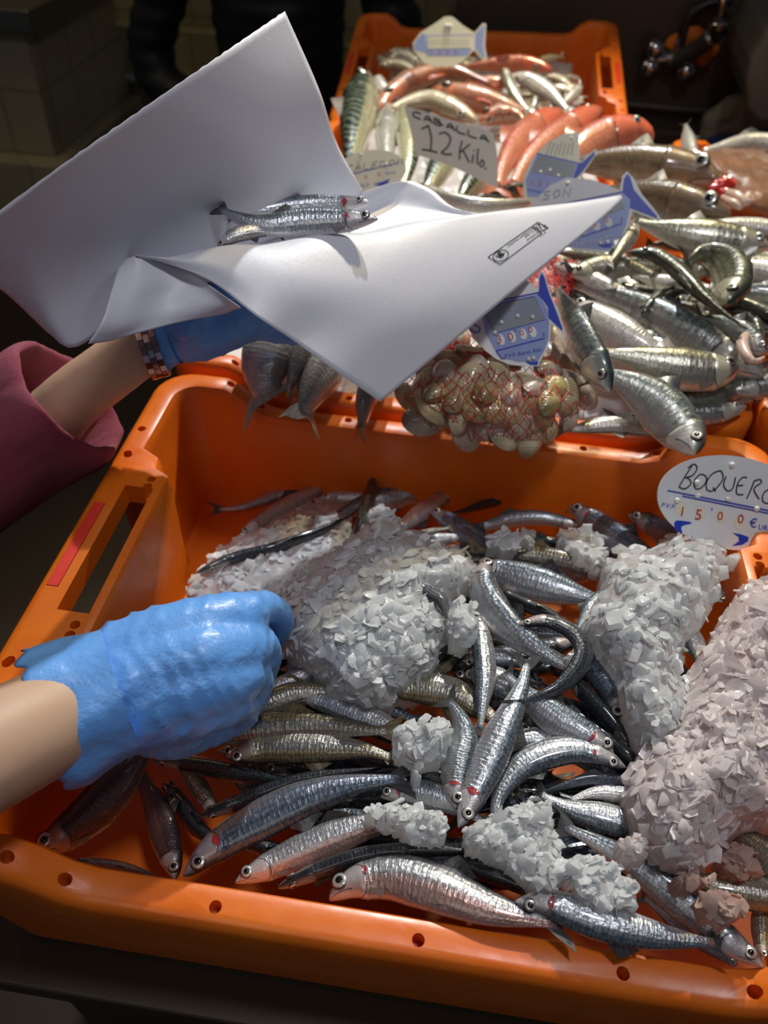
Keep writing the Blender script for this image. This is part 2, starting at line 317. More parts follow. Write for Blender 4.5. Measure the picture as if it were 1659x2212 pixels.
# counter under the crates
t = empty('display_counter', (.6, .8, -1.0)); tag(t, 'dark steel display counter carrying the orange crates', 'counter')
o = boxobj('counter_top', (-.30, -.262, -.20), (1.5, .75, -.176), M['darksteel'], .003); o.parent = t; o.matrix_parent_inverse = t.matrix_basis.inverted()
o = boxobj('back_shelf', (-.30, .75, -.275), (1.5, 1.78, -.252), M['darksteel'], .003); o.parent = t; o.matrix_parent_inverse = t.matrix_basis.inverted()
o = boxobj('counter_base', (-.28, -.235, -1.0), (1.48, 1.7, -.275), M['darksteel'], .003); o.parent = t; o.matrix_parent_inverse = t.matrix_basis.inverted()
# back ledge of the sink behind the counter (two bright lines in the dark)
za = Py(1300, 225, 1.86).z; zb = Py(1300, 268, 1.80).z
tag(boxobj('sink_ledge', (.1, 1.79, zb - .12), (1.8, 1.915, zb), M['darksteel'], .006), 'dark steel sink ledge running along the splashback', 'sink ledge')
tag(boxobj('splash_rail', (.1, 1.895, za - .012), (1.8, 1.919, za), M['steel'], .003), 'thin steel rail above the sink ledge', 'rail')
# aisle at the left: tiled plinths of the stall opposite
def pbox(name, x0, x1, ytop, ybot, yw, dep, mat, bev=.004):
    a = Py(x0, ytop, yw); b = Py(x1, ybot, yw); return boxobj(name, (a.x, yw, b.z), (b.x, yw + dep, a.z), mat, bev)
t = empty('tiled_stall', (-1.6, 2.3, -1.0)); tag(t, 'unlit white tiled stall front across the aisle at far left', 'stall')
a = Py(-250, 380, 2.2); b = Py(120, 340, 2.2); top = Py(60, 60, 2.2).z
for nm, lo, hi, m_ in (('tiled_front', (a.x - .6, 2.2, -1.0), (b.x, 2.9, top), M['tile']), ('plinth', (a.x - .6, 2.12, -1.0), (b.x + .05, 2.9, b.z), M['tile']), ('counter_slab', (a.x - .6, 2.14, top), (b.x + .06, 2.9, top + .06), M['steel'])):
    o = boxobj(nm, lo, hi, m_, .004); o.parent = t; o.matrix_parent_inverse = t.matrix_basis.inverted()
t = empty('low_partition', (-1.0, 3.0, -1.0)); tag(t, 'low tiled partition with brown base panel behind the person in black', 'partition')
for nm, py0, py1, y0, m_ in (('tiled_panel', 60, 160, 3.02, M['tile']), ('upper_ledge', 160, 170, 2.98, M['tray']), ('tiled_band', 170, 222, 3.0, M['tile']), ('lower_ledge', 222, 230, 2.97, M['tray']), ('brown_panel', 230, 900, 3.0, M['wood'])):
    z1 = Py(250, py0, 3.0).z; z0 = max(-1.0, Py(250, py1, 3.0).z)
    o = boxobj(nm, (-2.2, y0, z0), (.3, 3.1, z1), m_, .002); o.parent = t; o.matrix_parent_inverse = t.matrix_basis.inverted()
# ------------------------------------------------------------------ crates
def outline(off, r, blk=0.0, n=7):
    """closed loop, corners rounded; blk pushes the middle of the short sides inwards"""
    X, Y = .3 - off, .245 - off; r = max(.004, r); P = []
    def arc(cx, cy, a0):
        for i in range(n): a = R(a0 + 90 * i / (n - 1)); P.append((cx + r * math.cos(a), cy + r * math.sin(a)))
    long_ = [-.86, -.80, -.74, -.68, -.5, -.25, 0, .25, .5, .68, .74, .80, .86]; ys = [-.150, -.122, -.112, -.098, -.09, 0, .09, .098, .112, .122, .150]
    st = [0, 0, .5, .6, 1, 1, 1, .6, .5, 0, 0]
    arc(X - r, Y - r, 0)
    for s in long_: P.append((-s * (.27), Y))
    arc(-X + r, Y - r, 90)
    for y, k in zip(ys[::-1], st[::-1]): P.append((-X + blk * k, y))
    arc(-X + r, -Y + r, 180)
    for s in long_: P.append((s * .27, -Y))
    arc(X - r, -Y + r, 270)
    for y, k in zip(ys, st): P.append((X - blk * k, y))
    return P
def ztop(x, y): return 0 if abs(y) < .19 else -.030 * (1 - sm(abs(x), .188, .232))
def crate_mesh():
    prof = [(.020, -.172, .03, 0, 0), (.014, -.168, .03, 0, 0), (.005, -.070, .032, 0, 1), (.005, -.046, .032, 0, 1), (.001, -.043, .034, 0, 1), (0, -.038, .035, 0, 1), (0, -.009, .035, 0, 1), (.0012, -.004, .035, 0, 1), (.004, -.001, .034, 0, 1), (.008, 0, .033, 0, 1),
            (.019, 0, .026, .034, 1), (.0225, -.0012, .024, .0335, 1), (.0245, -.005, .023, .033, 1), (.026, -.012, .022, .032, 1), (.036, -.125, .022, .022, 0), (.040, -.137, .02, .020, 0), (.052, -.141, .012, .016, 0)]
    vs = []; fs = []; nn = None
    for off, z, r, blk, rel in prof:
        P = outline(off, r, blk); nn = len(P)
        for x, y in P: vs.append((x, y, z + (ztop(x, y) if rel else 0)))
    for i in range(len(prof) - 1):
        for j in range(nn): fs.append((i * nn + j, i * nn + (j + 1) % nn, (i + 1) * nn + (j + 1) % nn, (i + 1) * nn + j))
    fs.append(tuple(range(nn))[::-1]); fs.append(tuple((len(prof) - 1) * nn + j for j in range(nn)))
    o = obj('tmp', mesh('tmp', vs, fs, M['orange']))
    bm = bmesh.new(); bm.from_mesh(o.data); bmesh.ops.recalc_face_normals(bm, faces=bm.faces); bm.to_mesh(o.data); bm.free()
    cut = MB()
    for s in (-1, 1):
        cut.box((s * .2625 - .0122, -.063, -.10), (s * .2625 + .0122, .072, .02))
        cut.box((min(s * .250, s * .32), -.085, -.2), (max(s * .250, s * .32), .095, -.020))
        cut.box((s * .2875 - .0048, -.043, -.0022), (s * .2875 + .0048, .048, .02))
        for k in (-1, 1):
            a = [(s * .2545, k * .118, -.010), (s * .2400, k * .120, -.010)]
            cut.tube([(s * .256, k * .120, -.012), (s * .256, k * .120, .02)], .0062, 12)
            cut.tube([(s * .243, k * .116, -.0119), (s * .243, k * .116, .02)], .0042, 12)
    for x, y, z in [(-.288, .147, 0), (-.287, .110, 0), (-.256, .083, 0), (-.256, -.074, 0), (-.288, -.112, 0), (-.228, .2335, 0), (-.199, .2335, -.03), (-.109, .2335, -.03), (.011, .2335, -.03), (.128, .2335, -.03), (.199, .2335, -.03), (.228, .2335, 0)]:
        for (a, b) in ({(x, y), (-x, y), (x, -y), (-x, -y)} if z == 0 else {(x, y), (x, -y)}):
            cut.tube([(a, b, z - .016), (a, b, z + .02)], .0038, 12)
    c = obj('tmpc', mesh('tmpc', cut.v, cut.f, M['orange']))
    bm = bmesh.new(); bm.from_mesh(c.data); bmesh.ops.recalc_face_normals(bm, faces=bm.faces); bm.to_mesh(c.data); bm.free()
    b = o.modifiers.new('b', 'BOOLEAN'); b.operation = 'DIFFERENCE'; b.solver = 'EXACT'; b.use_self = True; b.object = c
    me = evaled(o); bpy.data.objects.remove(o); bpy.data.objects.remove(c); me.name = 'fish_crate'
    me.polygons.foreach_set('use_smooth', [True] * len(me.polygons))
    bm = bmesh.new(); bm.from_mesh(me)
    for e_ in bm.edges:
        if len(e_.link_faces) == 2 and e_.calc_face_angle(0) > .6: e_.smooth = False
    bm.to_mesh(me); bm.free(); return me
CRM = crate_mesh()
mbs = MB(); mbs.box((-.0043, -.0425, -.0022), (.0043, .0475, .0004)); STRIP = mesh('label_insert', mbs.v, mbs.f, M['redstrip'], smooth=False)
def crate(loc, rot, label):
    o = obj('fish_crate', CRM); o.location = loc; o.rotation_euler = rot; tag(o, label, 'crate', 'orange plastic fish crates')
    for s in (-1, 1):
        c = bpy.data.objects.new('label_insert', STRIP); C.objects.link(c); c.parent = o; c.location = (s * .2875, 0, 0); c['label'] = 'red plastic insert in the rim'
    return o
crate((0, 0, 0), (0, 0, 0), 'nearest orange fish crate, filled with anchovies and ice')
crate((-.005, .501, 0.002), (0, 0, 0), 'orange fish crate behind the anchovy crate, holding hake, clams and sardines')
crate((.602, .497, 0.002), (0, 0, 0), 'orange fish crate of which only a corner shows at the right edge, beside the sardines')
crate((-.02, .998, -.075), (0, 0, 0), 'orange fish crate under the mackerel and red scorpionfish')
crate((.665, 1.07, -.075), (0, 0, 0), 'orange fish crate at far right whose back left corner shows behind the monkfish')
crate((-.029, 1.482, -.027), (.194, -.041, .016), 'farthest orange fish crate, tilted up, with gurnards and small fish')
# ------------------------------------------------------------------ fish
AN = dict(d=[(0, .03), (.02, .13), (.06, .23), (.12, .31), (.2, .38), (.35, .46), (.5, .45), (.65, .34), (.78, .21), (.87, .13), (.92, .12)],
          v=[(0, .02), (.02, .09), (.06, .20), (.12, .33), (.17, .40), (.35, .52), (.5, .50), (.65, .36), (.78, .22), (.87, .13), (.92, .12)],
          t=[(0, .03), (.02, .11), (.06, .19), (.12, .25), (.2, .29), (.4, .31), (.55, .28), (.7, .19), (.82, .10), (.92, .03)], eye=(.070, .155, 64), hs=.165)
SA = dict(d=[(0, .04), (.02, .14), (.07, .27), (.14, .36), (.22, .42), (.38, .48), (.52, .44), (.66, .32), (.78, .20), (.86, .12), (.92, .12)],
          v=[(0, .03), (.02, .14), (.07, .28), (.14, .40), (.22, .48), (.38, .54), (.52, .48), (.66, .34), (.78, .20), (.86, .12), (.92, .12)],
          t=[(0, .04), (.02, .12), (.07, .21), (.14, .27), (.25, .31), (.4, .32), (.55, .28), (.7, .18), (.82, .09), (.92, .03)], eye=(.088, .115, 62), hs=.2)
HKP = dict(d=[(0, .04), (.03, .16), (.1, .28), (.25, .42), (.5, .48), (.68, .46), (.8, .36), (.88, .24), (.92, .22)], v=[(0, .04), (.03, .15), (.1, .30), (.25, .46), (.5, .52), (.68, .48), (.8, .36), (.88, .24), (.92, .22)], t=[(0, .05), (.1, .2), (.3, .32), (.6, .32), (.8, .2), (.92, .06)], eye=(.08, .09, 55), hs=.2)
CO = dict(d=[(0, .05), (.03, .16), (.1, .27), (.2, .38), (.35, .46), (.5, .45), (.65, .36), (.8, .22), (.92, .12)],
          v=[(0, .05), (.03, .15), (.1, .30), (.2, .42), (.35, .50), (.5, .50), (.65, .38), (.8, .22), (.92, .12)],
          t=[(0, .06), (.03, .16), (.1, .26), (.2, .36), (.35, .42), (.5, .38), (.65, .28), (.8, .14), (.92, .04)], eye=(.15, .17, 58), hs=.36)
SF = dict(d=[(0, .08), (.03, .22), (.1, .38), (.2, .48), (.35, .50), (.5, .46), (.65, .34), (.8, .22), (.92, .14)],
          v=[(0, .08), (.03, .2), (.1, .34), (.2, .46), (.35, .52), (.5, .48), (.65, .36), (.8, .22), (.92, .14)],
          t=[(0, .08), (.03, .2), (.1, .32), (.2, .38), (.35, .38), (.5, .33), (.65, .24), (.8, .13), (.92, .04)], eye=(.13, .09, 48), hs=.3)
def fish(name, cat, label, P, w, roll=0, mat='s', shp=AN, gill=None, group=None, tail=True, tailw=.85, finm='fin', nlook=.55, th=1.0, fins=True):
    """P: world spine head to tail tip; w: body height in metres; roll 0 = dorsal edge on the left of the heading, 90 = back up"""
    NR, NA = 34, 18; S, L = cr(P, 61)
    mid = S[30]; up = (V((0, 0, 1)) * (1 - nlook) + (CAMP - mid).normalized() * nlook).normalized()
    def frame(s):
        i = min(60, max(0, s * 60)); i0 = int(i); f = i - i0; p = S[i0].lerp(S[min(60, i0 + 1)], f)
        h = -(S[min(60, i0 + 3)] - S[max(0, i0 - 3)]).normalized(); n = (up - h * up.dot(h)).normalized(); b = n.cross(h)
        r = R(roll); d = b * math.cos(r) + n * math.sin(r); return p, h, d, d.cross(h)
    rnd = random.random() * 9
    def pt(s, ph, k=1.0):
        p, h, d, l = frame(s); D_, V_, T_ = (lerpt(shp[q], s) * w for q in 'dvt'); hs = shp['hs']
        g = 1 + (.045 * sm(s, hs - .06, hs - .002) if s < hs else 0)
        c = math.cos(ph); q = (D_ if c > 0 else V_) * c; wob = 1 + .03 * noise.noise(V((s * 7 + rnd, ph * .8, 0)))
        return p + (d * q + l * T_ * th * math.sin(ph) * (1 if c > 0 else 1 - .25 * c * c)) * k * g * wob
    ss = [0, .012, .03, .05, .07, .09, .115, .14] + ([.163, .168] if shp['hs'] < .18 else [.17, shp['hs'] - .003, shp['hs'] + .002]) + [.22 + .7 * i / 19 for i in range(20)]
    ss = sorted(set(ss)); vs = []; uv = []
    for s in ss:
        for j in range(NA): ph = 2 * PI * j / NA; vs.append(pt(s, ph)); uv.append((s, abs(ph if ph <= PI else 2 * PI - ph) / PI))
    n = len(ss); fs = [(i * NA + j, (i + 1) * NA + j, (i + 1) * NA + (j + 1) % NA, i * NA + (j + 1) % NA) for i in range(n - 1) for j in range(NA)]
    fs += [tuple(range(NA)), tuple((n - 1) * NA + j for j in range(NA))[::-1]]
    root = obj(name, mesh(name, vs, fs, M[mat], uv)); tag(root, label, cat, group)
    # tail fin: two thin lobes with rays
    if tail:
        vs = []; fs = []; uv = []; K = 12
        for side in (1, -1):
            for k in range(K + 1):
                q = -1 + 2 * k / K
                for m_, s in enumerate((.875, .93, 1)):
                    p, h, d, l = frame(min(s, .98)); a = abs(q)
                    if m_ == 0: x = d * q * .11 * w
                    elif m_ == 1: x = d * q * .30 * w * tailw / .85
                    else: x = d * q * .5 * w * tailw / .85 - (-h) * L * .055 * (1 - a ** 1.3) + (-h) * L * (.02 + .008 * math.sin(k * 5.1 + rnd))
                    vs.append(p + x + l * side * w * .012 + l * w * .06 * math.sin(q * 2 + rnd) * m_ * .5); uv.append((k / K, m_ / 2))
        o_ = 3 * (K + 1)
        for k in range(K):
            for m_ in range(2):
                a = k * 3 + m_; fs += [(a, a + 1, a + 4, a + 3), (o_ + a, o_ + a + 3, o_ + a + 4, o_ + a + 1)]
        obj('tail_fin', mesh('tail_fin', vs, fs, M[finm], uv), root)
    if fins:
        vs = []; fs = []; uv = []
        for i, s in enumerate((.44, .47, .50, .53, .56)):
            p, h, d, l = frame(s); D_ = lerpt(shp['d'], s) * w; hgt = [.02, .30, .22, .12, .03][i] * w
            for k in (-1, 1): vs += [p + d * D_ * .95 + l * k * w * .012, p + d * (D_ * .9 + hgt) - h * L * .03 * (i > 0) + l * (w * .1 + k * w * .004)]; uv += [(i / 4, 0), (i / 4, 1)]
        for i in range(4): a = i * 4; fs += [(a, a + 1, a + 5, a + 4), (a + 2, a + 6, a + 7, a + 3)]
        obj('dorsal_fin', mesh('dorsal_fin', vs, fs, M[finm], uv), root)
        # pectoral fin on the side we see
        p, h, d, l = frame(.25); sg = 1 if l.dot(up) > 0 else -1; vs = []; uv = []; fs = []
        for k in range(5):
            q = k / 4; base = pt(shp['hs'] + .015, (PI - .9 + .25 * q) * sg if sg > 0 else -(PI - .9 + .25 * q), 1.01)
            tip = pt(shp['hs'] + .085 - .02 * q, (PI - .75 + .5 * q) * sg, 1.04); vs += [base, tip, tip + l * sg * w * .015, base + l * sg * w * .015]; uv += [(q, 0), (q, 1), (q, 1), (q, 0)]
        for k in range(4): a = k * 4; fs += [(a, a + 1, a + 5, a + 4), (a + 3, a + 7, a + 6, a + 2)]
        obj('pectoral_fin', mesh('pectoral_fin', vs, fs, M['finp'], uv), root)
    es, er, ea = shp['eye']; er *= w
    for sg in (1, -1):
        ph = R(ea) * sg; c = pt(es, ph); p, h, d, l = frame(es); ax = (l * sg + d * .18).normalized()
        if ax.dot((CAMP - c).normalized()) < -.25: continue
        c = c - ax * er * .38
        mb = MB(); mb.lathe([(er * 1.12, -.1 * er), (er * 1.12, .36 * er), (er * 1.0, .46 * er)], c, ax, 18, 2)
        mb.lathe([(er * 1.0, .3 * er), (er * .97, .48 * er), (er * .8, .58 * er), (er * .5, .62 * er)], c, ax, 18, 0)
        e_ = mb.build('eye', [M['iris'], M['pupil'], M['lid']], root)
        mb = MB(); mb.lathe([(er * .52, .55 * er), (er * .5, .66 * er), (er * .34, .74 * er), (er * .1, .78 * er)], c, ax, 14, 0); pu = mb.build('pupil', M['pupil'], e_)
    if gill:
        p, h, d, l = frame(.15); sg = 1 if l.dot(CAMP - p) > 0 else -1; hs = shp['hs']
        vs = []; fs = []; a0, a1 = R(62), R(62 + 62 * gill)
        for i in range(7):
            for j in range(5):
                q = i / 6; ph = (a0 + (a1 - a0) * q) * sg; s = hs + .016 - .036 * gill * (j / 4) * math.sin(PI * (q * .9 + .05)) - .25 * (q - .5) ** 2 * .1
                vs.append(pt(s, ph, 1.0) + (l * sg) * .0005)
        fs = [(i * 5 + j, i * 5 + j + 1, i * 5 + j + 6, i * 5 + j + 5) for i in range(6) for j in range(4)]
        g_ = obj('gill', mesh('gill', vs, fs, M['gill']), root); g_['label'] = 'red bloody gill slit'
    return root
def af(label, pts, w, roll, mat, L=0, gill=None, tail=True, dz=None, fins=True, name='anchovy', shp=AN, tailw=.85, finm='fin'):
    """anchovy of the front crate from its outline in the photo; L = layer in the pile"""
    n = len(pts); zz = dz if dz else [0] * n
    P = [Ph(p[0], p[1], .004 + .0085 * L + zz[i]) for i, p in enumerate(pts)]
    m_ = P[n // 2]; return fish(name, 'fish', label, P, w * depth(m_) / F, roll, mat, shp, gill, 'anchovies in the nearest crate', tail, tailw, finm, fins=fins)
# ------------------------------------------------------------------ anchovies of the front crate: outline from head to tail, height, roll, skin, layer
A = [
 ('thin pale anchovy lying along the back wall, black forked tail at its left end', [(765, 1046), (700, 1048), (610, 1066), (520, 1096), (445, 1100)], 34, 175, 'w', 0, None),
 ('pale anchovy sunk in the far left ice, golden forked tail raised against the back wall', [(515, 1165), (560, 1128), (630, 1085), (695, 1052), (745, 1008)], 42, 175, 'w', 1.2, None),
 ('small anchovy head with a round eye looking out below the raised golden tail', [(690, 1078), (735, 1072), (800, 1075), (870, 1095)], 38, 180, 'w', .6, None),
 ('silver anchovy along the back wall, its large eyed head pointing right', [(962, 1050), (905, 1060), (840, 1075), (760, 1100), (690, 1140)], 58, 10, 's', 1.2, None),
 ('dark anchovy standing nose up out of the ice near the back wall', [(812, 1016), (805, 1050), (788, 1110), (768, 1170), (750, 1230)], 50, 80, 'd', 3, None),
 ('pinkish anchovy with its head pointing up right, just right of the large eyed silver one', [(990, 1044), (962, 1070), (912, 1108), (860, 1145), (810, 1180)], 42, 200, 'p', 1.6, None),
 ('long dark anchovy lying back up across the far left ice mound', [(425, 1238), (500, 1207), (600, 1183), (700, 1143), (790, 1095)], 42, 100, 'd', 2.6, None),
 ('dark brown backed anchovy arched along the back wall, second from the wall', [(1245, 1108), (1165, 1082), (1080, 1082), (1005, 1102), (940, 1120)], 44, 95, 'd', 1.1, None),
 ('thin dark anchovy touching the back wall, forked tail tip sticking up', [(1235, 1100), (1190, 1082), (1140, 1066), (1096, 1044)], 26, 90, 'd', .6, None),
 ('dark anchovy half hidden behind the second from the back wall', [(965, 1075), (1030, 1072), (1100, 1076), (1180, 1088)], 26, 90, 'd', .3, None),
 ('narrow bright silver anchovy below the dark brown arched one', [(1275, 1140), (1170, 1118), (1100, 1122), (1035, 1142), (970, 1160)], 36, 15, 's', 1.4, None),
 ('thick dark backed anchovy with open red gill, lying between back wall and oval price tag', [(1228, 1094), (1275, 1120), (1330, 1160), (1400, 1205), (1470, 1250)], 70, 160, 'b', 3.2, .6),
 ('headless looking purplish anchovy rising out of the ice beside the oval price tag', [(1355, 1112), (1400, 1128), (1440, 1155), (1490, 1195), (1540, 1240)], 62, 150, 'b', 3, None),
 ('anchovy with a big eye pointing up left in the middle of the back row', [(930, 1104), (965, 1122), (1015, 1155), (1075, 1190), (1130, 1215)], 54, 165, 'b', 2.2, .5),
 ('small anchovy head with an eye peeping out of the ice under the big eyed one', [(1000, 1163), (965, 1163), (915, 1170), (860, 1180)], 32, 0, 'w', 1.6, None),
 ('tapering golden tail end lying on the ice just right of the ice mound top', [(830, 1180), (880, 1168), (930, 1150), (985, 1138)], 28, 0, 'g', 2.4, None),
 ('gold backed anchovy lying above the broad silver one in the middle of the crate', [(1330, 1255), (1240, 1220), (1160, 1202), (1080, 1196), (1000, 1180)], 54, 20, 'g', 2.2, None),
 ('dark gold streaked anchovy above the gold backed one', [(1290, 1215), (1220, 1180), (1150, 1172), (1090, 1182), (1030, 1180)], 38, 60, 'd', 1.6, None),
 ('broad bright silver anchovy lying across the middle, its tail end under the right hand ice', [(1030, 1222), (1090, 1240), (1170, 1262), (1250, 1285), (1340, 1310)], 84, 172, 's', 2.4, None),
 ('large anchovy with its head at the mound edge, running down to the hooked one', [(1050, 1208), (1045, 1270), (1085, 1340), (1150, 1395), (1215, 1435), (1270, 1470)], 82, 165, 's', 4.2, None),
 ('dark anchovy under the broad silver one', [(1070, 1275), (1130, 1305), (1200, 1335), (1270, 1380)], 46, 100, 'd', 1.8, None),
 ('short silver anchovy piece poking out of the ice right of the curled anchovy', [(1310, 1275), (1285, 1300), (1262, 1335), (1240, 1370)], 40, 0, 's', 2.6, None),
 ('dark anchovy curled into a hook with its tail spread on the diagonal silver one', [(1110, 1352), (1180, 1342), (1243, 1372), (1258, 1420), (1215, 1478), (1150, 1510), (1085, 1538)], 50, 30, 'd', 5, None),
 ('bluish anchovy bent beside the right hand ice, behind the curled one', [(1345, 1560), (1325, 1500), (1290, 1440), (1275, 1385), (1300, 1330)], 76, 170, 'b', 3.2, None),
 ('black backed anchovy below the bluish one, running under the right hand ice', [(1370, 1625), (1320, 1560), (1255, 1490), (1205, 1430), (1170, 1390)], 58, 80, 'd', 2.8, None),
 ('second black backed anchovy close beside the right hand ice', [(1390, 1600), (1350, 1540), (1300, 1480), (1250, 1430)], 48, 90, 'd', 2.2, None),
 ('silver anchovy hanging tail down between the mound and the diagonal one, fin spread wide', [(1035, 1330), (1043, 1400), (1047, 1460), (1042, 1520), (1034, 1600)], 52, 5, 's', 4.2, None),
 ('dark anchovy bent round the right foot of the ice mound', [(870, 1482), (925, 1435), (975, 1402), (1030, 1393), (1080, 1380)], 44, 95, 'd', 3.2, None),
 ('dark anchovy with golden flecks nested inside the bent one', [(890, 1495), (935, 1465), (975, 1425), (1000, 1385)], 50, 70, 'g', 2.4, None),
 ('silver anchovy glimpsed behind the hanging tail down one', [(1000, 1430), (1060, 1422), (1120, 1430), (1170, 1450)], 46, 0, 's', 2, None),
 ('striped silver anchovy filling the gap right of the hanging tail down one', [(1010, 1450), (1060, 1470), (1110, 1500), (1160, 1540)], 74, 0, 's', 2.2, None),
 ('large gold and silver anchovy emerging from under the front of the ice mound', [(830, 1488), (890, 1488), (970, 1498), (1040, 1535), (1110, 1590)], 76, 0, 'g', 2.8, None),
 ('long straight silver anchovy lying diagonally, head down with a red gill, in the middle', [(990, 1788), (1022, 1722), (1062, 1635), (1100, 1550), (1130, 1475), (1142, 1405)], 78, 10, 's', 4.6, .9),
 ('anchovy pointing straight down with a large staring eye, left of the long diagonal one', [(984, 1748), (985, 1700), (993, 1640), (1003, 1590), (985, 1535), (955, 1500)], 78, 15, 's', 4.4, .8),
 ('arched silver anchovy right of the long diagonal one, tail hanging over the ice', [(1352, 1658), (1300, 1634), (1225, 1622), (1145, 1645), (1092, 1695), (1070, 1755), (1080, 1825)], 70, 168, 's', 4, .5),
 ('anchovy with big dark eye and red gill, pointing down right towards the ice heap', [(1325, 1628), (1285, 1598), (1225, 1565), (1165, 1525), (1115, 1480), (1080, 1440)], 76, 8, 's', 4, .8),
 ('black backed anchovy squeezed between the big dark eyed one and the ice heap', [(1410, 1680), (1365, 1645), (1315, 1600), (1260, 1545)], 56, 80, 'd', 3, None),
 ('silver anchovy crossing behind the long diagonal one', [(1260, 1610), (1180, 1600), (1110, 1604), (1040, 1615), (990, 1630)], 56, 175, 's', 3, None),
 ('blue grey anchovy lying level under the arched silver one', [(1420, 1690), (1350, 1690), (1275, 1684), (1210, 1700), (1150, 1720)], 40, 60, 'b', 3.2, None),
 ('striped silver anchovy with its tail in the ice patch below the arched one', [(1450, 1820), (1375, 1790), (1300, 1768), (1220, 1745), (1145, 1703)], 72, 172, 's', 3.6, None),
 ('bright anchovy belly just above the one with its tail in the ice patch', [(1430, 1745), (1365, 1722), (1290, 1713), (1215, 1733)], 44, 170, 'w', 3.2, None),
 ('long silver anchovy lying diagonally to the lower right, head at the front right rim', [(1650, 2090), (1585, 2040), (1495, 1965), (1395, 1880), (1290, 1820), (1185, 1768)], 80, 12, 's', 4.2, None),
 ('pink bellied anchovy tucked under the long diagonal one at the lower right', [(1600, 2080), (1530, 2035), (1450, 1980), (1375, 1925)], 56, 200, 'p', 3, None),
 ('thick pinkish gold anchovy leaving the frame at the right below the ice heap', [(1730, 1955), (1640, 1932), (1550, 1915), (1455, 1885)], 84, 170, 'g', 3.4, None),
 ('large golden anchovy at the right edge just under the ice heap', [(1740, 1960), (1680, 1880), (1620, 1825), (1560, 1770)], 110, 30, 'g', 3, None),
 ('small anchovy standing on end at the lower right edge', [(1648, 2075), (1645, 2020), (1640, 1960), (1630, 1900)], 40, 20, 'g', 2.4, None),
 ('largest anchovy, along the front rim, silver back and pink belly, head at its left end', [(712, 1945), (765, 1908), (850, 1893), (950, 1918), (1060, 1962), (1165, 1986), (1250, 2000)], 112, 196, 'p', 4.6, .5),
 ('long pale anchovy with a red gill along the front right rim, over the largest', [(1112, 1948), (1180, 1952), (1290, 1990), (1400, 2018), (1490, 2032), (1580, 2040)], 84, 0, 's', 5, .9),
 ('long anchovy with bright silver band at lower left, head touching the front rim', [(396, 1892), (455, 1838), (545, 1783), (645, 1733), (745, 1700), (835, 1685), (905, 1680)], 96, 20, 'b', 4.6, .8),
 ('pale pinkish anchovy under the bright banded one, nose at the front rim', [(508, 1908), (580, 1870), (680, 1824), (780, 1788), (870, 1768), (950, 1760)], 78, 178, 'p', 3.6, None),
 ('dark wet backed anchovy lying level above the largest one, thin tail over the ice', [(600, 1918), (680, 1885), (780, 1852), (890, 1838), (1000, 1840), (1100, 1852)], 66, 95, 'd', 4, None),
 ('dark anchovy mostly hidden behind the largest one near the front rim', [(1170, 1935), (1085, 1898), (1000, 1876), (920, 1880)], 58, 90, 'd', 3.4, None),
 ('maroon anchovy with a golden belly in the front left corner, nose on the rim', [(72, 1838), (130, 1806), (205, 1745), (268, 1672), (325, 1592), (365, 1530)], 96, 165, 'm', 2.6, None),
 ('pink and black anchovy pointing down beside the maroon one', [(378, 1900), (368, 1838), (338, 1745), (312, 1690), (300, 1630)], 70, 25, 'm', 1.8, None),
 ('very dark anchovy in the shadow right of the pink and black one', [(355, 1690), (395, 1745), (440, 1800), (520, 1830)], 62, 110, 'd', .8, None),
 ('small golden anchovy slanting down under the glove', [(470, 1765), (435, 1705), (395, 1645), (360, 1585)], 42, 10, 'g', .8, None),
 ('long dark anchovy lying level in the shade below the glove', [(330, 1643), (420, 1652), (520, 1672), (610, 1685), (700, 1682)], 56, 110, 'd', 2.4, None),
 ('gold striped anchovy with a red rimmed eye, uppermost of the pair right of the glove', [(398, 1592), (460, 1588), (560, 1572), (680, 1566), (790, 1578), (880, 1578)], 66, 172, 'g', 3.8, .7),
 ('anchovy with a red blood spot on its flank, below the gold striped one', [(488, 1635), (580, 1618), (690, 1616), (790, 1622), (880, 1650)], 76, 8, 'g', 3.4, None),
 ('dark scaly anchovy behind the bright banded one', [(430, 1765), (530, 1728), (650, 1688), (760, 1668), (860, 1655)], 58, 95, 'd', 3, None),
 ('golden anchovy with a black back just right of the gloved hand', [(490, 1555), (560, 1528), (640, 1500), (720, 1498), (780, 1500)], 66, 172, 'g', 3.2, None),
 ('pale gold anchovy between the glove and the ice mound', [(545, 1508), (610, 1482), (670, 1452), (730, 1430)], 48, 172, 'w', 3.4, None),
 ('whitish anchovy running down from the front foot of the ice mound', [(640, 1500), (710, 1520), (790, 1548), (860, 1578), (920, 1620)], 62, 0, 'w', 3, None),
 ('black scaly anchovy behind the golden one right of the glove', [(540, 1475), (590, 1430), (640, 1410), (700, 1400)], 66, 90, 'd', 2.4, None),
 ('short anchovy with a red gill, half in ice, left of the staring one', [(822, 1722), (860, 1712), (925, 1716), (1000, 1745), (1060, 1790)], 64, 172, 's', 3.8, .8),
 ('dark anchovy under the small round ice clump in the middle front', [(1000, 1712), (930, 1682), (860, 1662), (790, 1672)], 62, 95, 'd', 3, None),
 ('dark anchovy lying in the front left corner along the rim', [(160, 1862), (230, 1868), (300, 1882), (360, 1905)], 38, 95, 'm', 1.2, None),
 ('anchovy half buried between the two right hand ice heaps', [(1478, 1330), (1495, 1370), (1512, 1420), (1530, 1480)], 44, 15, 'w', 3.6, None),
 ('dark anchovy tails sticking out of the ice towards the right end of the crate', [(1500, 1215), (1545, 1228), (1590, 1238), (1625, 1248)], 44, 95, 'd', 3.4, None),
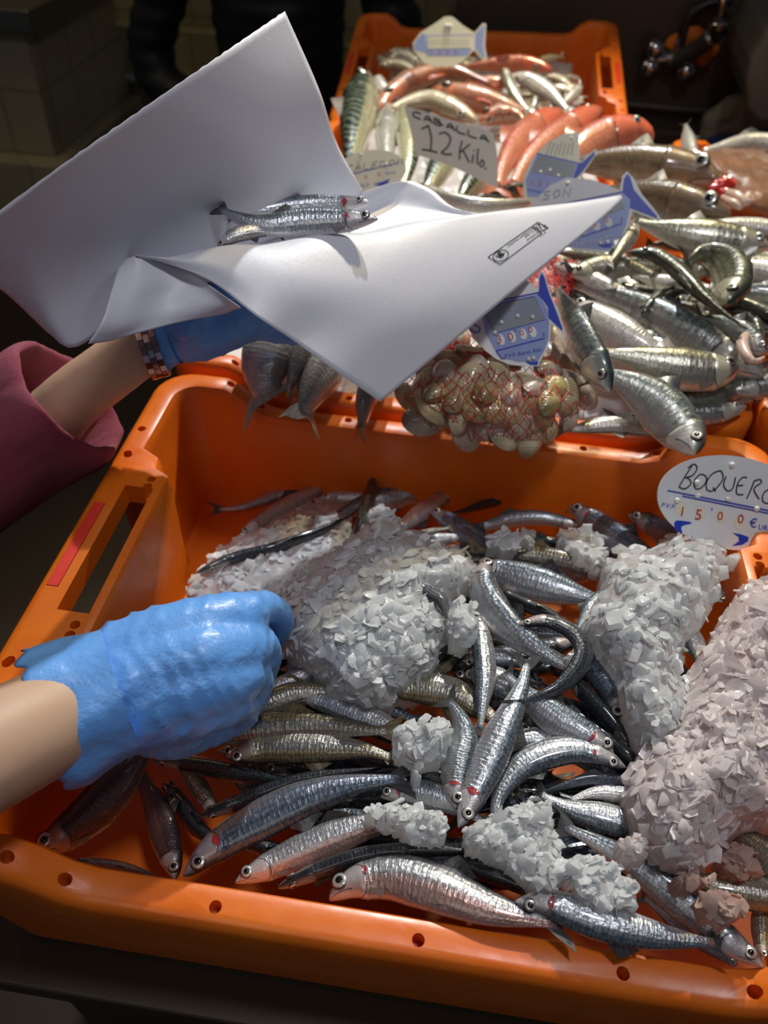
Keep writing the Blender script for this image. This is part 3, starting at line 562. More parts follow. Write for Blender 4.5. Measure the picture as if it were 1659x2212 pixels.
 ('small anchovy head beside the dark tails at the right end', [(1560, 1300), (1540, 1275), (1510, 1262)], 34, 0, 's', 3.2, None),
 ('anchovy of which only a pale tail shows, held at the fingertips of the glove', [(560, 1320), (590, 1345), (615, 1368), (645, 1395)], 30, 0, 'w', 4.6, None),
 ('anchovy with a dark fanned tail sticking out of the right side of the ice mound', [(900, 1260), (930, 1285), (955, 1300), (968, 1345)], 40, 20, 'd', 6.5, None),
]
for lb, pts, w_, ro, mt, L, g in A:
    af(lb, pts, w_, ro, mt, L, g, finm='finy' if mt == 'g' else 'fin')
# the lower layer seen through the gaps
random.seed(11)
LOWL = 'anchovy of the lower layer, seen only through gaps between the fish lying on top'
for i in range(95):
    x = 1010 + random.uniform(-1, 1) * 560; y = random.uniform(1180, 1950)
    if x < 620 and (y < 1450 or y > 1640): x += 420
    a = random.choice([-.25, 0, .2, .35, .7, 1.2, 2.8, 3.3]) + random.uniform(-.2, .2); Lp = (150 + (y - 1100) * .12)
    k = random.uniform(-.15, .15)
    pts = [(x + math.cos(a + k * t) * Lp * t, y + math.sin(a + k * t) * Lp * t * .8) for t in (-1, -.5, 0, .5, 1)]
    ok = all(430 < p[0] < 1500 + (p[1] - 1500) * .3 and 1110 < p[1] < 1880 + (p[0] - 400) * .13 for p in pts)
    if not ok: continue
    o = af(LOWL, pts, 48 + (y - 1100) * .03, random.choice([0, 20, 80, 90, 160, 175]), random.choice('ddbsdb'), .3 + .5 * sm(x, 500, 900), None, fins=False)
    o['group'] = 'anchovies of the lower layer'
# ------------------------------------------------------------------ ice
def inpoly(x, y, P):
    c = False; j = len(P) - 1
    for i in range(len(P)):
        if (P[i][1] > y) != (P[j][1] > y) and x < (P[j][0] - P[i][0]) * (y - P[i][1]) / (P[j][1] - P[i][1]) + P[i][0]: c = not c
        j = i
    return c
def edist(x, y, P):
    m = 1e9
    for i in range(len(P)):
        ax, ay = P[i - 1]; bx, by = P[i]; dx, dy = bx - ax, by - ay; t = max(0, min(1, ((x - ax) * dx + (y - ay) * dy) / (dx * dx + dy * dy + 1e-9)))
        m = min(m, math.hypot(x - ax - t * dx, y - ay - t * dy))
    return m
def ice(label, poly, base, thick, fall, mat, step=6, dens=1.0, size=1.0):
    """heap of crushed ice: a rough core plus many thin chips. base = layer height, thick = dome height (m), fall = px from rim to full height"""
    cx = sum(p[0] for p in poly) / len(poly); cy = sum(p[1] for p in poly) / len(poly)
    # the dome leans up towards the viewer's right angle in world z, so its footprint is taken at the base
    x0, x1 = min(p[0] for p in poly), max(p[0] for p in poly); y0, y1 = min(p[1] for p in poly), max(p[1] for p in poly)
    mb = MB()
    def top(x, y):
        e = edist(x, y, poly) if inpoly(x, y, poly) else 0
        hgt = thick * (1 - math.exp(-e / fall)); b = Ph(x, y, base + hgt)
        n = noise.noise(b * 38) * .0045 + abs(noise.noise(b * 95)) * .003 + noise.cell(b * 120) * .0015
        return b + V((0, 0, n * min(1, e / 12 + .3)))
    W_ = int((x1 - x0) / step) + 2; Hh = int((y1 - y0) / step) + 2; idx = {}; vs = []
    for j in range(Hh):
        for i in range(W_):
            x, y = x0 + i * step + random.uniform(-.3, .3) * step, y0 + j * step + random.uniform(-.3, .3) * step
            wx = x + noise.noise(V((x * .05, y * .05, 1))) * 14; wy = y + noise.noise(V((x * .05, y * .05, 7))) * 14
            if inpoly(wx, wy, poly): idx[i, j] = len(vs); vs.append(top(x, y))
    fs = []
    for (i, j) in list(idx):
        if (i + 1, j) in idx and (i, j + 1) in idx and (i + 1, j + 1) in idx: fs.append((idx[i, j], idx[i, j + 1], idx[i + 1, j + 1], idx[i + 1, j]))
    ed = {}
    for f in fs:
        for a, b in zip(f, f[1:] + f[:1]): ed[(a, b)] = 1
    nb = len(vs); dn = {}
    for (a, b) in list(ed):
        if (b, a) not in ed:
            for q in (a, b):
                if q not in dn: dn[q] = len(vs); vs.append(vs[q] - V((0, 0, thick * .7 + .012)))
            fs.append((b, a, dn[a], dn[b]))
    mb.add(vs, fs)
    area = sum(1 for _ in idx) * step * step
    for _ in range(int(area / 125 * dens)):
        x, y = random.uniform(x0 - 6, x1 + 6), random.uniform(y0 - 6, y1 + 6)
        if not inpoly(x, y, poly): continue
        e = edist(x, y, poly); c = top(x, y) + V((0, 0, random.uniform(-.001, .0022)))
        r = random.choice([random.uniform(.003, .007), random.uniform(.006, .013)]) * size * .74; k = random.randint(5, 8); th = r * random.uniform(.06, .16)
        gx = top(x + 8, y) - top(x - 8, y); gy = top(x, y - 8) - top(x, y + 8); nrm = (gx.cross(gy).normalized() + V((random.gauss(0, .42), random.gauss(0, .42), random.gauss(0, .42)))).normalized(); a = nrm.orthogonal().normalized(); b = nrm.cross(a); ph = random.uniform(0, 6)
        el = random.uniform(.55, 1); ring = []
        for q in range(k):
            t = ph + 2 * PI * q / k + random.uniform(-.25, .25); rr = r * random.uniform(.7, 1.15); ring.append(a * math.cos(t) * rr + b * math.sin(t) * rr * el)
        bend = random.uniform(-.25, .25)
        lo = [c + v_ * .82 - nrm * th for v_ in ring]; md = [c + v_ + nrm * th * random.uniform(-.3, .5) for v_ in ring]; hi = [c + v_ * .72 + nrm * th + nrm * bend * v_.length for v_ in ring]
        fs_ = [tuple(range(k))[::-1]]
        for u_ in (0, k): fs_ += [(u_ + q, u_ + (q + 1) % k, u_ + k + (q + 1) % k, u_ + k + q) for q in range(k)]
        ct = 3 * k; fs_ += [(2 * k + q, 2 * k + (q + 1) % k, ct) for q in range(k)]
        mb.add(lo + md + hi + [c + nrm * th * 1.5], fs_)
    m = mesh('crushed_ice', mb.v, mb.f, M[mat], smooth=True)
    bm = bmesh.new(); bm.from_mesh(m)
    for e_ in bm.edges:
        if len(e_.link_faces) == 2 and e_.calc_face_angle(0) > .8: e_.smooth = False
    bm.to_mesh(m); bm.free()
    return tag(obj('crushed_ice', m), label, 'crushed ice', None, 'stuff')
random.seed(3)
ice('flat bed of crushed ice in the far left corner of the nearest crate', [(400, 1285), (415, 1245), (450, 1195), (510, 1155), (600, 1110), (690, 1075), (745, 1078), (770, 1120), (745, 1180), (700, 1240), (640, 1290), (560, 1330), (450, 1330)], .010, .014, 30, 'ice')
ice('large grey mound of crushed ice in the middle of the nearest crate', [(600, 1290), (615, 1250), (660, 1215), (720, 1180), (775, 1140), (800, 1100), (840, 1090), (870, 1130), (940, 1165), (1010, 1190), (1030, 1225), (1010, 1270), (965, 1300), (985, 1340), (955, 1400), (940, 1450), (890, 1480), (855, 1495), (850, 1525), (770, 1520), (700, 1505), (700, 1470), (640, 1440), (600, 1400), (590, 1350)], .034, .040, 45, 'ice')
ice('small clump of ice lying on the fish in front of the grey mound', [(850, 1590), (875, 1560), (920, 1550), (965, 1555), (975, 1590), (955, 1640), (900, 1655), (860, 1635)], .052, .012, 14, 'ice', 4, 1.3, .8)
ice('tiny ice clump hanging on the front of the small one', [(880, 1660), (905, 1655), (915, 1675), (895, 1688)], .056, .006, 8, 'ice', 3, 1.5, .6)
ice('flat patch of ice right of the bright banded anchovy', [(785, 1740), (830, 1735), (880, 1740), (960, 1755), (975, 1800), (960, 1820), (890, 1818), (850, 1790), (790, 1760)], .054, .006, 14, 'ice', 4, 1.4, .75)
ice('patch of ice in front of the nose of the long diagonal anchovy', [(1000, 1790), (1060, 1760), (1120, 1735), (1190, 1735), (1200, 1790), (1210, 1850), (1240, 1890), (1180, 1930), (1140, 1900), (1090, 1860), (1010, 1830)], .054, .006, 14, 'ice', 4, 1.4, .75)
ice('patch of ice between the long pale anchovy and the lower right diagonal one', [(1210, 1870), (1260, 1845), (1330, 1860), (1380, 1910), (1375, 1960), (1310, 1965), (1250, 1945)], .054, .006, 14, 'ice', 4, 1.4, .75)
ice('scattered ice between the fish at the back of the nearest crate', [(1050, 1160), (1100, 1140), (1160, 1145), (1155, 1175), (1100, 1188), (1055, 1180)], .036, .006, 12, 'ice', 4, 1.3, .8)
ice('patch of ice under the thick open gilled anchovy', [(1200, 1150), (1250, 1130), (1300, 1160), (1320, 1200), (1280, 1220), (1230, 1195)], .036, .008, 12, 'ice', 4, 1.3, .9)
ice('lump of ice at the right foot of the grey mound', [(965, 1330), (985, 1300), (1025, 1310), (1035, 1350), (1010, 1388), (975, 1385)], .058, .012, 12, 'ice', 4, 1.3, .9)
ice('tall white heap of crushed ice on the right, below the oval price tag', [(1290, 1290), (1320, 1200), (1350, 1180), (1410, 1190), (1430, 1165), (1480, 1140), (1555, 1135), (1580, 1180), (1565, 1240), (1545, 1300), (1520, 1350), (1480, 1380), (1480, 1450), (1500, 1520), (1490, 1600), (1420, 1640), (1380, 1600), (1350, 1530), (1335, 1460), (1290, 1400), (1262, 1345)], .046, .036, 40, 'ice')
ice('large pinkish heap of crushed ice at the right edge', [(1395, 1600), (1440, 1560), (1475, 1500), (1500, 1430), (1540, 1370), (1565, 1320), (1600, 1265), (1680, 1220), (1705, 1240), (1705, 1760), (1680, 1775), (1620, 1780), (1570, 1800), (1540, 1860), (1500, 1890), (1440, 1880), (1400, 1850), (1365, 1780), (1350, 1710), (1365, 1650)], .048, .044, 50, 'icep')
ice('single rounded piece of ice just left of the pinkish heap', [(1335, 1815), (1380, 1805), (1400, 1835), (1390, 1860), (1345, 1850)], .058, .008, 10, 'icep', 3, 1.3, .7)
ice('bloody brown ice lying on the thick pinkish gold anchovy', [(1455, 1890), (1500, 1880), (1540, 1895), (1520, 1915), (1470, 1920)], .062, .006, 10, 'iceb', 3, 1.3, .8)
ice('bloody brown ice near the front right rim', [(1510, 1935), (1550, 1920), (1600, 1935), (1610, 1970), (1570, 2000), (1530, 1975)], .062, .008, 12, 'iceb', 3, 1.3, .9)
ice('bloody brown slush under the pinkish heap at the right edge', [(1550, 1850), (1590, 1820), (1640, 1850), (1650, 1890), (1590, 1895), (1555, 1880)], .045, .008, 12, 'iceb', 3, 1.3, .9)
ice('stray pieces of ice below the oval price tag', [(1570, 1200), (1600, 1192), (1602, 1212), (1580, 1215)], .06, .006, 8, 'ice', 3, 1.6, .7)
# ------------------------------------------------------------------ second crate: sardines
def zmid(py): return .004 + .030 * sm(py, 960, 720)
def zf(name, cat, label, pts, w, roll, mat, shp=SA, gill=None, group=None, zfun=zmid, **k):
    P = [Pz(p[0], p[1], zfun(p[1]) + (p[2] if len(p) > 2 else 0)) for p in pts]; m_ = P[len(P) // 2]
    return fish(name, cat, label, P, w * depth(m_) / F, roll, mat, shp, gill, group, **k)
def L_(pts, z): return [(p[0], p[1], z + (p[2] if len(p) > 2 else 0)) for p in pts]
SARD = [
 ('large sardine hanging head first over the crate rim towards the oval price tag', [(1500, 980), (1478, 935), (1420, 870), (1350, 825), (1270, 790)], 108, 12, 'S', .030),
 ('blue backed sardine between the bag of clams and the profile sardine, head down', [(1318, 845), (1290, 790), (1250, 725), (1222, 670), (1200, 610)], 92, 55, 'S', .044),
 ('sardine in profile with its yellowish jaw pointing right, above the hanging one', [(1597, 797), (1530, 800), (1450, 792), (1370, 775), (1270, 755)], 96, 8, 'G', .022),
 ('longest sardine with a blue black back, running from the fish shaped tag to lower right', [(1650, 815), (1580, 775), (1480, 718), (1380, 665), (1290, 630), (1200, 600)], 92, 18, 'S', .014),
 ('white bellied fish lying along the crate rim beside the bag of clams', [(1500, 945), (1430, 925), (1340, 915), (1250, 925), (1180, 930)], 58, 170, 'W', .0),
 ('sardine with a pointed pale head resting on the crate corner at the right', [(1612, 878), (1550, 890), (1460, 898), (1380, 905), (1300, 905)], 52, 10, 'S', .004),
 ('dark sardine between the profile one and the crate rim', [(1400, 868), (1480, 862), (1560, 845), (1640, 812), (1710, 780)], 58, 170, 'T', .006),
 ('gold tinted sardine at the right edge with a sharp dark eyed head', [(1662, 535), (1600, 522), (1520, 512), (1430, 495), (1350, 470)], 84, 8, 'G', .030),
 ('plump dark sardine bent double with its head hanging down, below the gold tinted one', [(1568, 655), (1585, 610), (1565, 565), (1520, 548), (1475, 575)], 92, 40, 'T', .044),
 ('dark olive sardine arched to the right with its forked tail pointing down', [(1358, 545), (1415, 552), (1470, 590), (1520, 640), (1570, 680), (1620, 715)], 62, 60, 'T', .048),
 ('short golden sardine lying left of the dark arched one', [(1235, 595), (1300, 578), (1370, 580), (1430, 600)], 56, 170, 'G', .026),
 ('pale sardine under the short golden one', [(1195, 572), (1260, 600), (1340, 635), (1430, 660)], 54, 175, 'W', .018),
 ('tiny silver sardine leaning on the edge of the larger fish shaped tag', [(1376, 484), (1358, 515), (1335, 545), (1310, 575)], 34, 10, 'G', .050),
 ('narrow silvery sardine lying level just under the larger fish shaped tag', [(1345, 565), (1290, 552), (1230, 545), (1170, 540)], 38, 170, 'G', .022),
 ('stubby dark sardine in the hollow in the middle of the sardines', [(1385, 680), (1425, 645), (1470, 630), (1520, 640)], 52, 90, 'T', .020),
 ('golden backed sardine under the tail of the arched one', [(1540, 745), (1500, 700), (1450, 668), (1400, 650)], 66, 30, 'G', .016),
 ('sardine with a yellow snout behind a curled pink shrimp at the right edge', [(1652, 765), (1610, 728), (1555, 700), (1490, 680)], 62, 20, 'S', .030),
 ('sardine head with a round eye above the curled pink shrimp', [(1640, 742), (1628, 705), (1600, 680), (1560, 670)], 50, 90, 'T', .026),
 ('pale sardine lying along the top of the heap at the right edge', [(1760, 510), (1650, 492), (1560, 487), (1460, 492)], 46, 170, 'W', .030),
 ('bright white sardine flank at the right edge below the gold tinted one', [(1780, 640), (1690, 600), (1610, 578), (1540, 570)], 66, 10, 'W', .022),
 ('greenish sardine at the right edge under the bright white flank', [(1780, 680), (1700, 645), (1620, 630), (1560, 640)], 56, 20, 'S', .018),
 ('dark sardine at the right edge pointing down left', [(1560, 640), (1620, 665), (1700, 700), (1780, 740)], 56, 80, 'T', .014),
 ('broad pale grey sardine belly between the blue backed and the longest one', [(1230, 660), (1310, 705), (1390, 745), (1470, 790)], 96, 180, 'W', .004),
 ('silver sardine at the right edge level with the rim corner', [(1580, 845), (1660, 830), (1740, 800), (1800, 780)], 52, 170, 'S', .008),
]
for lb, pts, w_, ro, mt, z_ in SARD:
    zf('sardine', 'fish', lb, L_(pts, z_), w_, ro, mt, group='sardines in the second crate', finm='finp' if mt in 'WG' else 'fin')
random.seed(5)
for i in range(70):
    x = random.uniform(1180, 1700); y = random.uniform(520, 880); a = random.choice([.5, .4, .2, 3.3, 2.9, 1]) + random.uniform(-.3, .3); l_ = 80 + (y - 400) * .15
    pts = [(x + math.cos(a) * l_ * t, y + math.sin(a) * l_ * t * .8, -.016 + .018 * sm(x, 1330, 1430)) for t in (-1, -.3, .3, 1)]
    if any(p[1] > 885 or (p[0] < 1280 and p[1] > 690) or p[0] < 1150 for p in pts): continue
    zf('sardine', 'fish', 'sardine of the lower layer in the second crate, mostly covered by others', pts, 54, random.choice([0, 20, 80, 170]), random.choice('STTW'), group='sardines of the lower layer', fins=False)
def bed(label, x0, x1, y0, y1, z, mat, tilt=0, amp=.012):
    mb = MB(); nx = int((x1 - x0) / .008); ny = int((y1 - y0) / .008); vs = []
    for j in range(ny + 1):
        for i in range(nx + 1):
            p = V((x0 + (x1 - x0) * i / nx, y0 + (y1 - y0) * j / ny, 0)); p.z = z + tilt * (p.y - y0) + noise.noise(p * 40) * amp + noise.cell(p * 90) * amp * .3; vs.append(p)
    n = len(vs); vs += [V((v.x, v.y, z - .035 + tilt * (v.y - y0))) for v in vs]; w_ = nx + 1
    fs = [(j * w_ + i, j * w_ + i + 1, (j + 1) * w_ + i + 1, (j + 1) * w_ + i) for j in range(ny) for i in range(nx)]; fs += [tuple(n + q for q in f[::-1]) for f in fs]
    rim = [i for i in range(nx)] + [nx + j * w_ for j in range(ny)] + [ny * w_ + nx - i for i in range(nx)] + [(ny - j) * w_ for j in range(ny)]
    fs += [(b, a, n + a, n + b) for a, b in zip(rim, rim[1:] + rim[:1])]
    mb.add(vs, fs); return tag(mb.build('crushed_ice', M[mat]), label, 'crushed ice', None, 'stuff')
bed('bed of crushed ice under the sardines and hake in the second crate', -.235, .235, .30, .70, -.045, 'ice')
bed('bed of crushed ice under the mackerel in the third crate', -.24, .20, .80, 1.18, -.07, 'ice')
bed('bed of crushed ice under the cod and monkfish in the far right crate', -.0+.42, .88, .80, 1.18, -.07, 'ice')
# curled shrimp on the sardines
mb = MB(); pts = [Pz(x, y, .075) for x, y in [(1612, 722), (1603, 742), (1610, 765), (1628, 782), (1650, 772)]]
S_, _ = cr(pts, 16); mb.tube(S_, [.0015 + .004 * math.sin(PI * min(1, .15 + i / 17)) * (1 + .12 * (i % 2)) for i in range(16)], 10)
t = mb.build('shrimp', M['bone']); tag(t, 'small curled pinkish shrimp lying on the sardines at the right edge', 'shrimp')
mb = MB()
for q in range(3): mb.tube([S_[0], S_[0] + V((-.004 + .004 * q, -.012, .006)), S_[0] + V((-.008 + .01 * q, -.030, .001))], .0004, 5)
mb.build('antennae', M['bone'], t)
# ------------------------------------------------------------------ hake tails at the left of the second crate
HK = [
 ('plump silver hake with its tail over the rim, nearest the glove', [(700, 600, .03), (640, 680, .035), (585, 760, .03), (570, 825, .012), (600, 882, -.002)], 150, 170, 1.0),
 ('grey hake whose frayed tail hangs over the rim in the middle of the three', [(800, 640, .02), (745, 720, .022), (700, 800, .02), (665, 865, .012), (650, 932, -.004)], 120, 60, 1.1),
 ('dark backed hake lying between the plump one and the frayed tail', [(760, 600, .03), (710, 690, .034), (660, 770, .028), (632, 830, .016), (630, 885, .004)], 110, 80, 1.0),
 ('slim hake whose tail hangs alone over the rim below the paper corner', [(860, 700, .01), (825, 780, .016), (795, 850, .018), (784, 900, .006), (780, 962, -.012)], 105, 85, 1.3),
]
for lb, pts, w_, ro, tw in HK:
    zf('hake', 'fish', lb, pts, w_, ro, 'K', HKP, None, 'hake in the second crate', zfun=lambda y: 0, tailw=tw, finm='finp')
t = empty('foam_tray', Pz(500, 792, -.02)); tag(t, 'white foam tray edge in the crate corner beside the hake', 'tray')
a = Pz(505, 790, -.02); mb = MB(); mb.box((a.x - .028, a.y - .015, -.03), (a.x + .07, a.y + .09, -.02)); mb.box((a.x - .032, a.y - .018, -.03), (a.x - .027, a.y + .095, -.010)); mb.box((a.x - .032, a.y - .02, -.03), (a.x + .075, a.y - .015, -.010))
o = mb.build('tray_body', M['tray'], t, smooth=False); b_ = o.modifiers.new('b', 'BEVEL'); b_.width = .002
# ------------------------------------------------------------------ clams in a red net bag
CP = [(862, 850), (880, 800), (930, 745), (985, 700), (1050, 700), (1130, 760), (1190, 745), (1235, 775), (1265, 830), (1277, 870), (1262, 905), (1215, 935), (1180, 958), (1110, 962), (1030, 958), (960, 940), (905, 920), (875, 890)]
def zcl(x, y): e = edist(x, y, CP) if inpoly(x, y, CP) else 0; return .002 + .042 * (1 - math.exp(-e / 45)) + .02 * sm(y, 950, 800)
def clam_mesh(sg):
    mb = MB(); NTH, NR_ = 26, 7; vs = [V((0.001, 0, sg * .0058))]
    for r_ in range(1, NR_ + 1):
        q = r_ / NR_
        for j in range(NTH):
            th = 2 * PI * j / NTH; cx = math.cos(th); x = .0145 * cx * q + .0005; y = .0095 * math.sin(th) * q * (1 - .22 * cx * (cx < 0) * -1 - .12 * cx)
            z = sg * .0062 * (1 - q ** 2.3) ** .75 * (1 - .12 * cx); vs.append(V((x, y, z + sg * .00015)))
    fs = [(0, 1 + j, 1 + (j + 1) % NTH) for j in range(NTH)]
    fs += [(1 + (r_ - 1) * NTH + j, 1 + r_ * NTH + j, 1 + r_ * NTH + (j + 1) % NTH, 1 + (r_ - 1) * NTH + (j + 1) % NTH) for r_ in range(1, NR_) for j in range(NTH)]
    if sg < 0: fs = [f[::-1] for f in fs]
    return mesh('shell_valve', vs, fs, M['clam'])
CU, CL = clam_mesh(1), clam_mesh(-1)
random.seed(21); spots = []
for tr in range(6000):
    x, y = random.uniform(865, 1275), random.uniform(705, 958)
    if not inpoly(x, y, CP) or edist(x, y, CP) < 12: continue
    if all(((x - a) / 1.15) ** 2 + (y - b) ** 2 > 31 ** 2 for a, b in spots): spots.append((x, y))
spots = spots[:110]
for (x, y) in spots:
    c = Pz(x, y, zcl(x, y) + random.uniform(-.002, .003)); g = Pz(x + 8, y, zcl(x + 8, y)) - c; h_ = Pz(x, y - 8, zcl(x, y - 8)) - c
    nrm = g.cross(h_).normalized(); nrm = (nrm + V((random.gauss(0, .35), random.gauss(-.1, .35), random.gauss(0, .2)))).normalized()
    a = nrm.orthogonal().normalized(); a = Matrix.Rotation(random.uniform(0, 2 * PI), 3, nrm) @ a; b = nrm.cross(a)
    r0 = empty('clam', c); s_ = random.uniform(1.2, 1.5); r0.matrix_world = Matrix.Translation(c) @ Matrix((a, b, nrm)).transposed().to_4x4() @ Matrix.Diagonal((s_, s_ * random.uniform(.9, 1.1), s_, 1))
    tag(r0, 'closed brownish clam in the red net bag over the rim of the second crate', 'clam', 'clams in the net bag')
    for m_ in (CU, CL): v_ = bpy.data.objects.new('shell_valve', m_); C.objects.link(v_); v_.parent = r0
nb = MB()
def netline(pts, off, r=.0004):
    seg = []
    for x, y in pts:
        if inpoly(x, y, CP): seg.append(Pz(x, y, zcl(x, y) + off + .0015 * noise.noise(V((x * .06, y * .06, 0)))))
        else:
            if len(seg) > 2: nb.tube(seg, r, 4)
            seg = []
    if len(seg) > 2: nb.tube(seg, r, 4)
for k in range(-24, 28):
    for sgn in (1, -1):
        pts = []
        for q in range(70):
            y = 690 + q * 4; wv_ = math.sin(q * .55 + k * PI) * 4; x = 1070 + k * 21 + sgn * (y - 830) * (.62 + .25 * sm(y, 850, 720)) + wv_ + noise.noise(V((k, q * .08, sgn))) * 8; pts.append((x, y))
        netline(pts, .0095)
for k in range(26):   # gathered strands at the top edge of the bag
    a0 = random.uniform(0, 1); pts = [(930 + 300 * a0 + q * 9 + random.uniform(-2, 2), 742 + 40 * math.sin(a0 * 7) * .4 + q * 1.2 + random.uniform(-4, 4)) for q in range(12)]; netline(pts, .011, .0005)
t = nb.build('net_bag', M['net']); tag(t, 'red mesh net bag wrapped around the clams beside the hake tails', 'net bag')
# gathered neck of the bag lying on the sardines
nk = MB(); random.seed(8); NP = [(1118, 622), (1150, 575), (1180, 545), (1250, 560), (1245, 620), (1215, 660), (1185, 690), (1150, 650)]
vs = []; idx = {}; fs = []
for j in range(30):
    for i in range(28):
        x, y = 1105 + i * 6, 535 + j * 6
        if inpoly(x, y, NP): idx[i, j] = len(vs); vs.append(Pz(x, y, .048 + .010 * noise.noise(V((x * .035, y * .02, 3))) + .005 * abs(noise.noise(V((x * .1, y * .06, 9))))))
for (i, j) in idx:
    if (i + 1, j) in idx and (i, j + 1) in idx and (i + 1, j + 1) in idx: fs.append((idx[i, j], idx[i, j + 1], idx[i + 1, j + 1], idx[i + 1, j]))
N = NT('red_net_folds'); o_ = N.obj(); vv = N.vor(420, o_, 'DISTANCE_TO_EDGE'); N.set(Base_Color=(.50, .03, .025), Roughness=.4, Alpha=N.ramp(vv, [(.08, 1), (.16, .38)])); 
fl = obj('folded_neck', mesh('folded_neck', vs, fs, N.m), t); fl['label'] = 'gathered red folds of netting'
for k in range(70):
    x0, y0 = random.uniform(1120, 1240), random.uniform(550, 680); a = random.choice([.6, -.8, 1.2]) + random.uniform(-.3, .3); pts = [(x0 + math.cos(a) * q * 7, y0 + math.sin(a) * q * 6 + math.sin(q) * 2) for q in range(9)]
    pts = [p for p in pts if inpoly(p[0], p[1], NP)]
    if len(pts) > 3: nk.tube([Pz(x, y, .053 + .008 * noise.noise(V((x * .035, y * .02, 3)))) for x, y in pts], .0006, 4)
nk.build('neck_strands', M['net'], t)
# ------------------------------------------------------------------ third crate: mackerel, scorpionfish, cod, monkfish
z3 = lambda y: .004
TH = [
 ('mackerel', 'thick mackerel with a pale yellow belly at the left, between paper and crate', [(790, 160, .0), (775, 235, .01), (765, 290, .012), (760, 345, .005), (758, 400, 0)], 96, 30, 'M', CO),
 ('mackerel', 'mackerel belly partly hidden behind the small oval price tag', [(838, 230, 0), (835, 290, .006), (835, 340, .004), (838, 400, 0)], 54, 200, 'W', CO),
 ('mackerel', 'upright mackerel with a yellow belly touching the handwritten card', [(868, 225, .01), (882, 290, .014), (884, 345, .012), (872, 400, .005), (865, 440, 0)], 58, 190, 'M', CO),
 ('mackerel', 'mackerel whose green striped back shows below the handwritten card', [(985, 290, .01), (960, 340, .014), (935, 390, .012), (900, 460, .0)], 66, 20, 'M', CO),
 ('mackerel', 'mackerel with dark zigzag stripes at the lower right of the handwritten card', [(1060, 330, .01), (1035, 375, .014), (1005, 420, .012), (970, 480, 0)], 66, 40, 'M', CO),
 ('pale_eel_fish', 'long pale fish lying across in front of the striped mackerel', [(900, 395, .02), (960, 425, .022), (1030, 442, .022), (1110, 440, .02), (1190, 425, .01)], 34, 170, 'W', AN),
 ('dark_fish', 'glistening dark fish between the mackerel and the small fish shaped tag', [(1160, 410, .01), (1110, 412, .012), (1060, 425, .01), (1000, 440, 0)], 52, 90, 'T', SA),
 ('scorpionfish', 'red scorpionfish at the right of the three, its eyed head pointing right', [(1410, 298, .045), (1370, 290, .045), (1300, 305, .04), (1230, 350, .03), (1180, 400, .02)], 92, 10, 'R', SF),
 ('scorpionfish', 'middle red scorpionfish, head up against the far crate corner', [(1297, 240, .04), (1260, 262, .04), (1200, 300, .036), (1140, 350, .03), (1100, 420, .02)], 72, 10, 'R', SF),
 ('scorpionfish', 'left red scorpionfish with a torn pink flank beside the handwritten card', [(1212, 245, .03), (1170, 270, .034), (1120, 310, .034), (1085, 370, .03), (1075, 430, .02)], 72, 20, 'R', SF),
 ('cod', 'upper cod with a big pale ringed eye, its mouth at the red wound', [(1555, 395, .05), (1500, 372, .05), (1410, 360, .045), (1310, 352, .04), (1200, 360, .03)], 98, 5, 'C', CO),
 ('cod', 'lower cod with a pointed snout resting on the sardines', [(1578, 472, .06), (1520, 452, .06), (1440, 435, .055), (1340, 425, .045), (1240, 420, .035)], 96, 5, 'C', CO),
]
for nm, lb, pts, w_, ro, mt, sh in TH:
    zf(nm, 'fish', lb, pts, w_, ro, mt, sh, group=None, zfun=z3, finm='finr' if mt == 'R' else 'finp', nlook=.7)
# monkfish: a broad flat body with a gaping red cut
mb = MB(); vs = []; idx = {}; fs = []
MP = [(1490, 330), (1540, 318), (1620, 318), (1700, 330), (1780, 360), (1780, 500), (1700, 490), (1620, 480), (1560, 478), (1560, 440), (1530, 400), (1495, 365)]
for j in range(40):
    for i in range(64):
        x, y = 1480 + i * 5, 312 + j * 5
        if inpoly(x, y, MP):
            e = edist(x, y, MP); b = Pz(x, y, .03 + .04 * (1 - math.exp(-e / 30))); idx[i, j] = len(vs)
            vs.append(b + V((0, 0, .006 * noise.noise(b * 30) + .004 * abs(noise.noise(b * 80)) - .016 * math.exp(-(((x - 1565) / 26) ** 2 + ((y - 400) / 16) ** 2)))))
for (i, j) in idx:
    if (i + 1, j) in idx and (i, j + 1) in idx and (i + 1, j + 1) in idx: fs.append((idx[i, j], idx[i, j + 1], idx[i + 1, j + 1], idx[i + 1, j]))
n = len(vs); ed = {(a, b) for f in fs for a, b in zip(f, f[1:] + f[:1])}; vs += [v - V((0, -.01, .05)) for v in vs]
fs += [(b, a, n + a, n + b) for a, b in ed if (b, a) not in ed] + [tuple(n + q for q in f[::-1]) for f in fs]
mb.add(vs, fs); t = mb.build('monkfish', M['monk']); tag(t, 'brown skinned gutted monkfish glistening behind the two cod', 'fish')
mb = MB(); c = Pz(1562, 402, .062)
for (x, y, r_, z_) in [(1545, 408, .014, .05), (1565, 398, .016, .052), (1580, 405, .010, .055), (1555, 392, .008, .058), (1572, 388, .006, .06)]:
    mb.lathe([(r_ * math.cos(R(a)), r_ * .6 * math.sin(R(a))) for a in (-80, -40, 0, 40, 80)], Pz(x, y, z_), (0, -.4, 1), 14)
f_ = fuse('gutted_opening', [[(Pz(1535, 412, .05), .006), (Pz(1560, 400, .055), .010), (Pz(1590, 402, .055), .007)], [(Pz(1550, 392, .056), .005), (Pz(1575, 385, .06), .006)], [(Pz(1560, 415, .054), .006), (Pz(1585, 420, .056), .006)]], .002, t, M['flesh'], 3, lambda p, n: .003 * noise.noise(p * 160)); f_['label'] = 'bright red flesh in the cut'
